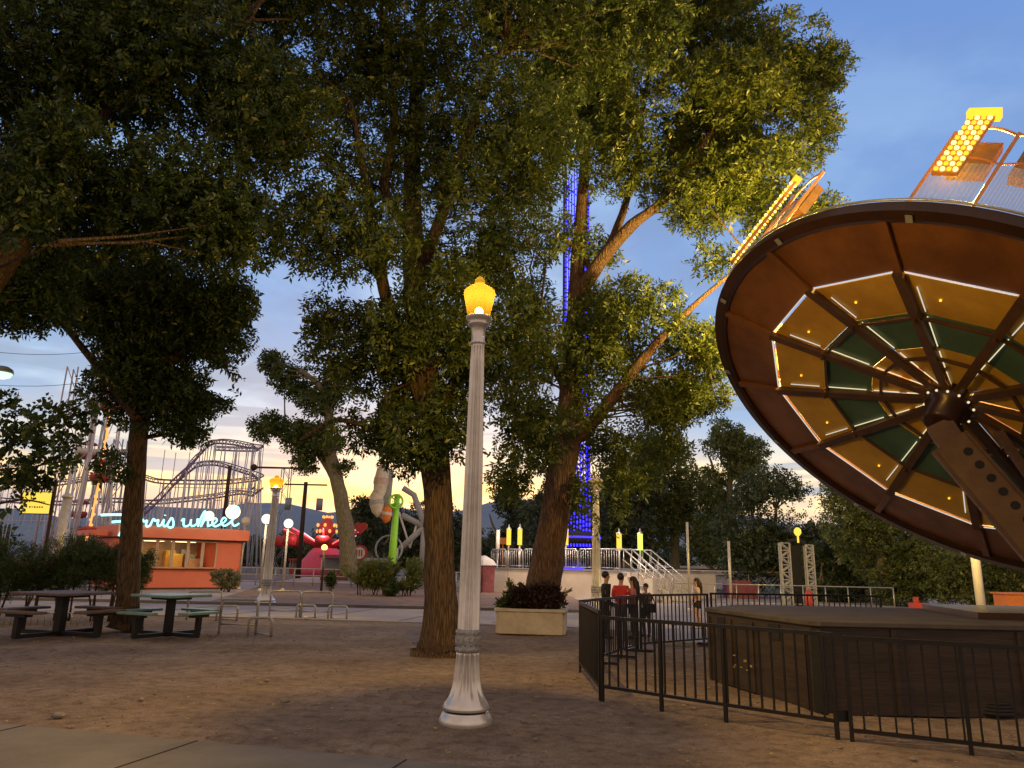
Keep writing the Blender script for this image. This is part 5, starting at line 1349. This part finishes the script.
tag(b.build('covered_crate', 'pinkfab'), 'dull red covered crate behind the right white pole', 'crate')
slab('lawn_beyond', [(5, 50), (5, 110), (70, 110), (70, 50)], .036, .10, 'grassy')

# ---------------------------------------------------------------- people
def skinned(name, pts, edges, radii, m, parent, root=0, sub=1):
    me = bpy.data.meshes.new(name); me.from_pydata([tuple(p) for p in pts], edges, [])
    o = bpy.data.objects.new(name, me); COL.objects.link(o)
    sk = o.modifiers.new('skin', 'SKIN'); sk.use_smooth_shade = True
    if not me.skin_vertices: return o
    for i, r_ in enumerate(radii):
        v = me.skin_vertices[0].data[i]; v.radius = r_ if isinstance(r_, tuple) else (r_, r_); v.use_root = (i == root)
    sb = o.modifiers.new('sub', 'SUBSURF'); sb.levels = sub; sb.render_levels = sub
    bpy.context.view_layer.update()
    dg = bpy.context.evaluated_depsgraph_get(); nm = bpy.data.meshes.new_from_object(o.evaluated_get(dg))
    o.modifiers.clear(); o.data = nm; nm.materials.clear(); nm.materials.append(M[m]); o.parent = parent
    for p in nm.polygons: p.use_smooth = True
    return o
BODY = {'pelvis': ((0, 0, .52), (.062, .078)), 'belly': ((0, 0, .60), (.055, .070)), 'chest': ((0, 0, .72), (.062, .088)), 'neckb': ((0, 0, .815), (.045, .05)), 'neck': ((.004, 0, .85), (.030, .030)),
        'jaw': ((.014, 0, .885), (.042, .036)), 'head': ((.008, 0, .935), (.054, .045)), 'crown': ((0, 0, .975), (.042, .036)), 'nose': ((.066, 0, .918), (.007, .007))}
for sd, s_ in (('l', 1), ('r', -1)):
    BODY.update({'hip' + sd: ((0, s_ * .045, .495), (.050, .048)), 'knee' + sd: ((.01, s_ * .052, .285), (.034, .033)), 'calf' + sd: ((0, s_ * .054, .20), (.032, .030)), 'ankle' + sd: ((-.004, s_ * .055, .045), (.020, .020)), 'toe' + sd: ((.075, s_ * .062, .018), (.020, .015)),
                 'sho' + sd: ((0, s_ * .105, .79), (.036, .034)), 'elb' + sd: ((-.012, s_ * .130, .625), (.025, .024)), 'wri' + sd: ((.02, s_ * .135, .485), (.016, .014)), 'palm' + sd: ((.028, s_ * .135, .452), (.010, .020))})
BE = [('pelvis', 'belly'), ('belly', 'chest'), ('chest', 'neckb'), ('neckb', 'neck'), ('neck', 'jaw'), ('jaw', 'head'), ('head', 'crown'), ('head', 'nose')]
for sd in 'lr': BE += [('pelvis', 'hip' + sd), ('hip' + sd, 'knee' + sd), ('knee' + sd, 'calf' + sd), ('calf' + sd, 'ankle' + sd), ('ankle' + sd, 'toe' + sd), ('chest', 'sho' + sd), ('sho' + sd, 'elb' + sd), ('elb' + sd, 'wri' + sd), ('wri' + sd, 'palm' + sd)]
def person(px, Y, h, rz, label, pose=None, top=('c_black', 'long'), bottom=('c_black', 'long'), hair='short', extra=None, hairc='hair', px2=None):
    J = {k: (Vector(v[0]), v[1]) for k, v in BODY.items()}
    for k, v in (pose or {}).items(): J[k] = (Vector(v), J[k][1])
    loc = at(px, 600, Y); loc.z = .034
    t = empty('person', loc, rz, label, 'person', 'people standing beyond the ride barriers')
    names = list(J); pts = [J[k][0] * h for k in names]; rr = [(J[k][1][0] * h * 1, J[k][1][1] * h) for k in names]
    edges = [(names.index(a_), names.index(b_)) for a_, b_ in BE]
    # five bent fingers per hand
    for sd, s_ in (('l', 1), ('r', -1)):
        w_, p_ = J['wri' + sd][0], J['palm' + sd][0]; dr = (p_ - w_).normalized(); sdv = dr.cross(Vector((0, 1, 0)))
        sdv = sdv.normalized() if sdv.length > .1 else Vector((1, 0, 0))
        pi_ = names.index('palm' + sd)
        for q in range(5):
            off = (q - 1.5) * .0095 if q < 4 else -.024
            l1 = (.020, .023, .021, .016, .012)[q]; st_ = p_ + dr * (.008 if q < 4 else -.004) + sdv * off
            cur = Vector((0, -s_ * .35, 0)); i0 = len(pts)
            pts += [st_ * h, (st_ + dr * l1) * h, (st_ + dr * l1 + (dr + cur).normalized() * l1 * .8) * h]; rr += [(.0045 * h,) * 2, (.0042 * h,) * 2, (.0035 * h,) * 2]
            edges += [(pi_, i0), (i0, i0 + 1), (i0 + 1, i0 + 2)]
    body = skinned('body', pts, edges, rr, 'skin', t, 0, 1)
    def cloth(nm, ks, es, k_, m_, ends=None):
        P_ = [J[k][0] * h for k in ks]; R_ = [(J[k][1][0] * h * k_ + .006, J[k][1][1] * h * k_ + .006) for k in ks]
        if ends:
            for kk, f_ in ends.items():
                a_, b_ = kk; P_[ks.index(b_)] = J[a_][0].lerp(J[b_][0], f_) * h
        skinned(nm, P_, [(ks.index(a_), ks.index(b_)) for a_, b_ in es], R_, m_, t, 0, 1)
    ks = ['chest', 'belly', 'pelvis', 'neckb'] + [q + sd for sd in 'lr' for q in ('sho', 'elb')]
    es = [('chest', 'belly'), ('belly', 'pelvis'), ('chest', 'neckb')] + [('chest', 'sho' + s_) for s_ in 'lr'] + [('sho' + s_, 'elb' + s_) for s_ in 'lr']
    ends = {}
    if top[1] == 'long': ks += ['wril', 'wrir']; es += [('elbl', 'wril'), ('elbr', 'wrir')]; ends = {('elbl', 'wril'): .93, ('elbr', 'wrir'): .93}
    else: ends = {('shol', 'elbl'): .7, ('shor', 'elbr'): .7}
    cloth('shirt', ks, es, 1.16, top[0], ends)
    ks = ['pelvis'] + [q + sd for sd in 'lr' for q in ('hip', 'knee')]; es = [('pelvis', 'hip' + s_) for s_ in 'lr'] + [('hip' + s_, 'knee' + s_) for s_ in 'lr']; ends = {}
    if bottom[1] == 'long': ks += ['calfl', 'calfr', 'anklel', 'ankler']; es += [('knee' + s_, 'calf' + s_) for s_ in 'lr'] + [('calf' + s_, 'ankle' + s_) for s_ in 'lr']
    else: ends = {('hipl', 'kneel'): .5, ('hipr', 'kneer'): .5}
    cloth('trousers' if bottom[1] == 'long' else 'shorts', ks, es, 1.14, bottom[0], ends)
    for sd in 'lr':
        b = MB(); a_, to = J['ankle' + sd][0] * h, J['toe' + sd][0] * h
        dd = Vector((to.x - a_.x, to.y - a_.y, 0)).normalized(); c_ = (a_ + to) / 2; c_.z = .028 * h * 1
        b.sphere(c_ - dd * .01, .062 * h, 12, 8, (1.0, .48, .46)); b.build('shoe', 'shoe' if bottom[1] == 'short' else 'c_black', t)
    H0 = J['head'][0] * h
    b = MB(); b.sphere(H0 + Vector((-.016 * h, 0, .022 * h)), .062 * h, 16, 10, (1.0, .84, .92)); hr = b.build('hair', hairc, t)
    if hair == 'long':
        b = MB(); b.tube([H0 + Vector((-.03, 0, .03)) * h, H0 + Vector((-.06, 0, -.03)) * h, H0 + Vector((-.07, 0, -.12)) * h, H0 + Vector((-.075, 0, -.24)) * h, H0 + Vector((-.06, 0, -.31)) * h], [.045 * h, .055 * h, .06 * h, .05 * h, .012 * h], 12); b.build('hair_lengths', hairc, hr)
    for s_ in (1, -1):
        b = MB(); b.sphere(H0 + Vector((.052, s_ * .018, .0)) * h, .006 * h, 8, 6); b.build('eye', 'eye', body)
        b = MB(); b.sphere(H0 + Vector((-.002, s_ * .047, -.006)) * h, .013 * h, 8, 6, (.7, .4, 1)); b.build('ear', 'skin', body)
    b = MB(); b.box(H0 + Vector((.052, 0, -.035)) * h, (.006 * h, .024 * h, .005 * h)); b.build('mouth', 'c_pink', body)
    if extra: extra(t, J, h)
    return t
person(606, 17.5, 1.46, rad(10), 'slim young man in black jacket and black trousers, leftmost of the group', pose={'elbl': (-.01, .125, .63), 'wril': (.03, .12, .50)}, top=('c_black', 'long'), bottom=('c_black', 'long'))
person(621, 17.0, 1.43, rad(60), 'stocky man in a red shirt with folded arms', pose={'elbl': (.02, .14, .64), 'wril': (.10, .04, .66), 'palml': (.115, .0, .665), 'elbr': (.02, -.14, .64), 'wrir': (.11, -.03, .64), 'palmr': (.12, .01, .645)}, top=('c_red', 'long'), bottom=('c_dark', 'long'))
def kid(t, J, h): pass
person(633, 17.6, 1.36, rad(170), 'woman in a pink top half hidden behind the man in red', pose={'elbl': (.03, .12, .64), 'wril': (.11, .06, .72), 'palml': (.125, .05, .75), 'elbr': (.02, -.12, .63), 'wrir': (.10, -.05, .66), 'palmr': (.12, -.04, .68)}, top=('c_pink', 'short'), bottom=('c_dark', 'long'), hair='long')
def bag(t, J, h):
    g = empty('shoulder_bag', t.location + Vector((.05, -.25, 0)), 0, 'dark shoulder bag hanging on the person right of the woman in pink', 'bag')
    b = MB(); b.box((0, 0, .66), (.28, .12, .20)); b.build('bag_body', 'c_black', g, bevel=.03)
    b = MB(); b.tube([(-.12, 0, .74), (-.04, .1, .92), (.02, .24, 1.0), (.08, .1, .9), (.12, 0, .74)], .014, 6); b.build('strap', 'c_black', g)
person(646, 18.3, 1.20, rad(-120), 'person in a grey top with raised hands and dark trousers', pose={'elbl': (.05, .12, .68), 'wril': (.11, .05, .80), 'palml': (.12, .04, .83), 'elbr': (.05, -.12, .68), 'wrir': (.12, -.03, .78), 'palmr': (.13, -.02, .81)}, top=('c_grey', 'long'), bottom=('c_dark', 'long'), extra=bag, hair='short')
person(697, 21.0, 1.32, rad(175), 'girl with long dark hair in cream top and dark shorts walking left', pose={'kneel': (.06, .05, .285), 'calfl': (.06, .054, .20), 'anklel': (.05, .055, .045), 'toel': (.13, .06, .018), 'kneer': (-.01, -.05, .285), 'calfr': (-.05, -.052, .20), 'ankler': (-.09, -.053, .055), 'toer': (-.02, -.058, .018), 'wril': (.08, .12, .52), 'palml': (.10, .115, .50)}, top=('c_cream', 'short'), bottom=('c_dark', 'short'), hair='long')

# ---------------------------------------------------------------- litter on the dirt
rng = random.Random(12)
def leaf_flat(p, s, lb=None):
    b = MB(); a_ = rng.uniform(0, 6.28); c_, s_ = math.cos(a_), math.sin(a_); q = []
    for (x, y, z) in ((-1, 0, 0), (-.3, .42, .12), (.5, .3, .10), (1.1, 0, .02), (.5, -.3, .12), (-.3, -.42, .08)): q.append((p.x + (x * c_ - y * s_) * s, p.y + (x * s_ + y * c_) * s, p.z + .006 + z * s))
    n_ = len(q); q += [(v[0], v[1], v[2] + .002) for v in q]
    b.add(q, [tuple(range(n_))[::-1], tuple(range(n_, 2 * n_))] + [(i, (i + 1) % n_, n_ + (i + 1) % n_, n_ + i) for i in range(n_)], False); return b
lo = leaf_flat(G(268, 731, .0), .055); tag(lo.build('fallen_leaf', 'dryleaf'), 'single yellow fallen leaf lying left of the lamp base', 'leaf')
lb = MB()
for k in range(760):
    x, y = rng.uniform(-11, 6), rng.uniform(6.8, 19)
    l_ = leaf_flat(Vector((x, y, 0)), rng.uniform(.014, .044)); lb.add(l_.v, l_.f, False)
tag(lb.build('leaf_litter', 'dryleaf'), 'small dry leaves scattered over the brown dirt', 'leaf litter', kind='stuff')
gb = MB()
for k in range(1500):
    x, y = rng.uniform(-10, 8), rng.uniform(6.6, 18); s = rng.uniform(.006, .02) * (1 if k % 40 else 1.8)
    gb.sphere((x, y, s * .2), s, 6, 4, (rng.uniform(.8, 1.4), 1, .6))
tag(gb.build('gravel', 'stone'), 'small pebbles and clods scattered on the dirt', 'gravel', kind='stuff')
for (px, py, s, lbk) in ((58, 717, .055, 'grey pebble near the sidewalk at the left'), (285, 702, .05, 'brown clod lying in the middle of the dirt')):
    b = MB(); c = G(px, py); b.sphere((c.x, c.y, s * .3), s, 10, 6, (1.3, .9, .6)); tag(b.build('stone', 'stone'), lbk, 'stone')

for (px, py, s_, lbk) in ((684, 706, .06, 'pale fallen leaf in front of the second fence post'), (694, 709, .05, 'curled fallen leaf just right of the pale leaf by the fence'), (418, 690, .05, 'small dry fallen leaf lying behind the lamp base, to its left'), (150, 688, .05, 'small dry fallen leaf far left on the open dirt')):
    tag(leaf_flat(G(px, py), s_).build('fallen_leaf', 'dryleaf'), lbk, 'leaf')
b = MB(); c = G(1000, 716)
for k in range(4): b.tube([(c.x + (.20 - .02 * k) * math.cos(a_), c.y + .05 + (.16 - .02 * k) * math.sin(a_), .03 + .035 * k) for a_ in np.linspace(0, 2 * PI, 21)[:-1]], .022, 6, close=True)
b.tube([(c.x + .19, c.y, .03), (c.x + .5, c.y + .03, .03), (c.x + .9, c.y - .05, .03)], .02, 6)
tag(b.build('cable_coil', 'c_black'), 'black cable coil on the dirt against the brown platform', 'cable')
# ---------------------------------------------------------------- sky and sun
w = bpy.data.worlds.new('World'); S.world = w; w.use_nodes = True; nt = w.node_tree; nt.nodes.clear()
out = node(nt, 'ShaderNodeOutputWorld'); bg = node(nt, 'ShaderNodeBackground')
SUN_EL, SUN_AZ = rad(2.0), rad(-8)     # azimuth measured from +Y
sky = node(nt, 'ShaderNodeTexSky', sky_type='NISHITA'); sky.sun_disc = False; sky.sun_elevation = SUN_EL; sky.sun_rotation = SUN_AZ
tc = node(nt, 'ShaderNodeTexCoord'); sp = node(nt, 'ShaderNodeSeparateXYZ'); nt.links.new(tc.outputs['Generated'], sp.inputs[0])
def ramp(src, stops, interp='EASE'):
    cr = node(nt, 'ShaderNodeValToRGB'); cr.color_ramp.interpolation = interp; e = cr.color_ramp.elements
    e[0].position, e[0].color = stops[0][0], rgb(stops[0][1]); e[1].position, e[1].color = stops[-1][0], rgb(stops[-1][1])
    for p, c in stops[1:-1]: k = e.new(p); k.color = rgb(c)
    nt.links.new(src, cr.inputs[0]); return cr.outputs[0]
def math_(op, a_, b_=None, c_=None):
    n = node(nt, 'ShaderNodeMath', operation=op)
    for i, v in enumerate((a_, b_, c_)):
        if v is None: continue
        if isinstance(v, (int, float)): n.inputs[i].default_value = v
        else: nt.links.new(v, n.inputs[i])
    return n.outputs[0]
def mixc(f, a_, b_, bt='MIX'):
    n = node(nt, 'ShaderNodeMix', data_type='RGBA', blend_type=bt)
    for i, v in ((0, f), (6, a_), (7, b_)):
        if isinstance(v, (int, float)): n.inputs[i].default_value = v
        elif isinstance(v, tuple): n.inputs[i].default_value = rgb(v)
        else: nt.links.new(v, n.inputs[i])
    return n.outputs[2]
Z = sp.outputs[2]
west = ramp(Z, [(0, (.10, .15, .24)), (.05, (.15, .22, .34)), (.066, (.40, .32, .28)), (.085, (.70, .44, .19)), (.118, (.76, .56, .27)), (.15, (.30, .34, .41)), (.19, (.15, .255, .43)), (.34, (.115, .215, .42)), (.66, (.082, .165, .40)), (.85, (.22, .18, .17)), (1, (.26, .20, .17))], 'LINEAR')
east = ramp(Z, [(0, (.26, .19, .15)), (.2, (.40, .28, .21)), (.6, (.32, .24, .20)), (1, (.26, .20, .17))], 'LINEAR')  # unseen sky behind and overhead, warmth added to tint light on the ground
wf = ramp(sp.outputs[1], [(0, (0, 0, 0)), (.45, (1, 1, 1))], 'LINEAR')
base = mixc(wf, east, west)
# clouds drawn on a high flat layer
den = math_('ADD', Z, .10)
cx_ = math_('DIVIDE', sp.outputs[0], den); cy_ = math_('DIVIDE', sp.outputs[1], den)
cb = node(nt, 'ShaderNodeCombineXYZ'); nt.links.new(cx_, cb.inputs[0]); nt.links.new(cy_, cb.inputs[1])
n1 = node(nt, 'ShaderNodeTexNoise'); n1.inputs['Scale'].default_value = .85; n1.inputs['Detail'].default_value = 8; n1.inputs['Roughness'].default_value = .58; n1.inputs['Distortion'].default_value = .3
nt.links.new(cb.outputs[0], n1.inputs['Vector'])
n2 = node(nt, 'ShaderNodeTexNoise'); n2.inputs['Scale'].default_value = 1.9; n2.inputs['Detail'].default_value = 6
nt.links.new(cb.outputs[0], n2.inputs['Vector'])
mask = ramp(n1.outputs[0], [(.42, (0, 0, 0)), (.56, (1, 1, 1))])
lowf = ramp(Z, [(.0, (.6, .6, .6)), (.10, (.75, .75, .75)), (.35, (.75, .75, .75)), (.60, (.18, .18, .18))], 'LINEAR')
lit = ramp(Z, [(0, (.40, .38, .40)), (.08, (.95, .66, .34)), (.14, (.50, .48, .44)), (.22, (.27, .39, .54)), (.5, (.23, .34, .51))], 'LINEAR')
drk = ramp(Z, [(0, (.15, .18, .25)), (.08, (.40, .36, .36)), (.16, (.24, .28, .36)), (.30, (.13, .18, .30)), (.6, (.10, .15, .29))], 'LINEAR')
ccol = mixc(ramp(n2.outputs[0], [(.42, (0, 0, 0)), (.58, (1, 1, 1))]), drk, lit)
mk = mixc(1.0, mask, lowf, 'MULTIPLY')
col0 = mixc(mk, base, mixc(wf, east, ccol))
# long flat streaks low over the sunset
mp = node(nt, 'ShaderNodeMapping'); mp.inputs['Scale'].default_value = (1.6, 1.6, 30); nt.links.new(tc.outputs['Generated'], mp.inputs[0])
n3 = node(nt, 'ShaderNodeTexNoise'); n3.inputs['Scale'].default_value = 1.3; n3.inputs['Detail'].default_value = 5; nt.links.new(mp.outputs[0], n3.inputs['Vector'])
stm = mixc(1.0, ramp(n3.outputs[0], [(.50, (0, 0, 0)), (.60, (1, 1, 1))]), ramp(Z, [(.05, (.2, .2, .2)), (.09, (.85, .85, .85)), (.20, (.8, .8, .8)), (.30, (0, 0, 0))], 'LINEAR'), 'MULTIPLY')
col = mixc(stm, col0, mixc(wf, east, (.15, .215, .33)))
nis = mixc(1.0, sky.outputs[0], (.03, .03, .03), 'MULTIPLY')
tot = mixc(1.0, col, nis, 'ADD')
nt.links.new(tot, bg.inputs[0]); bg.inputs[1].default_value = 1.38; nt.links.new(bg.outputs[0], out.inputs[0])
sl = bpy.data.lights.new('sun', 'SUN'); sl.energy = .12; sl.angle = rad(10); sl.color = (1, .72, .45)
so = bpy.data.objects.new('sun', sl); COL.objects.link(so); el = rad(7)
sd = Vector((math.sin(SUN_AZ) * math.cos(el), math.cos(SUN_AZ) * math.cos(el), math.sin(el))); so.rotation_euler = sd.to_track_quat('Z', 'Y').to_euler()

S.render.engine = 'CYCLES'
S.view_settings.view_transform = 'Standard'; S.view_settings.look = 'None'; S.view_settings.exposure = .25; S.view_settings.gamma = 1
S.cycles.use_denoising = True; S.cycles.max_bounces = 5; S.cycles.diffuse_bounces = 3; S.cycles.glossy_bounces = 2; S.cycles.transparent_max_bounces = 12; S.cycles.transmission_bounces = 2
S.cycles.sample_clamp_indirect = 4; S.cycles.caustics_reflective = False; S.cycles.caustics_refractive = False
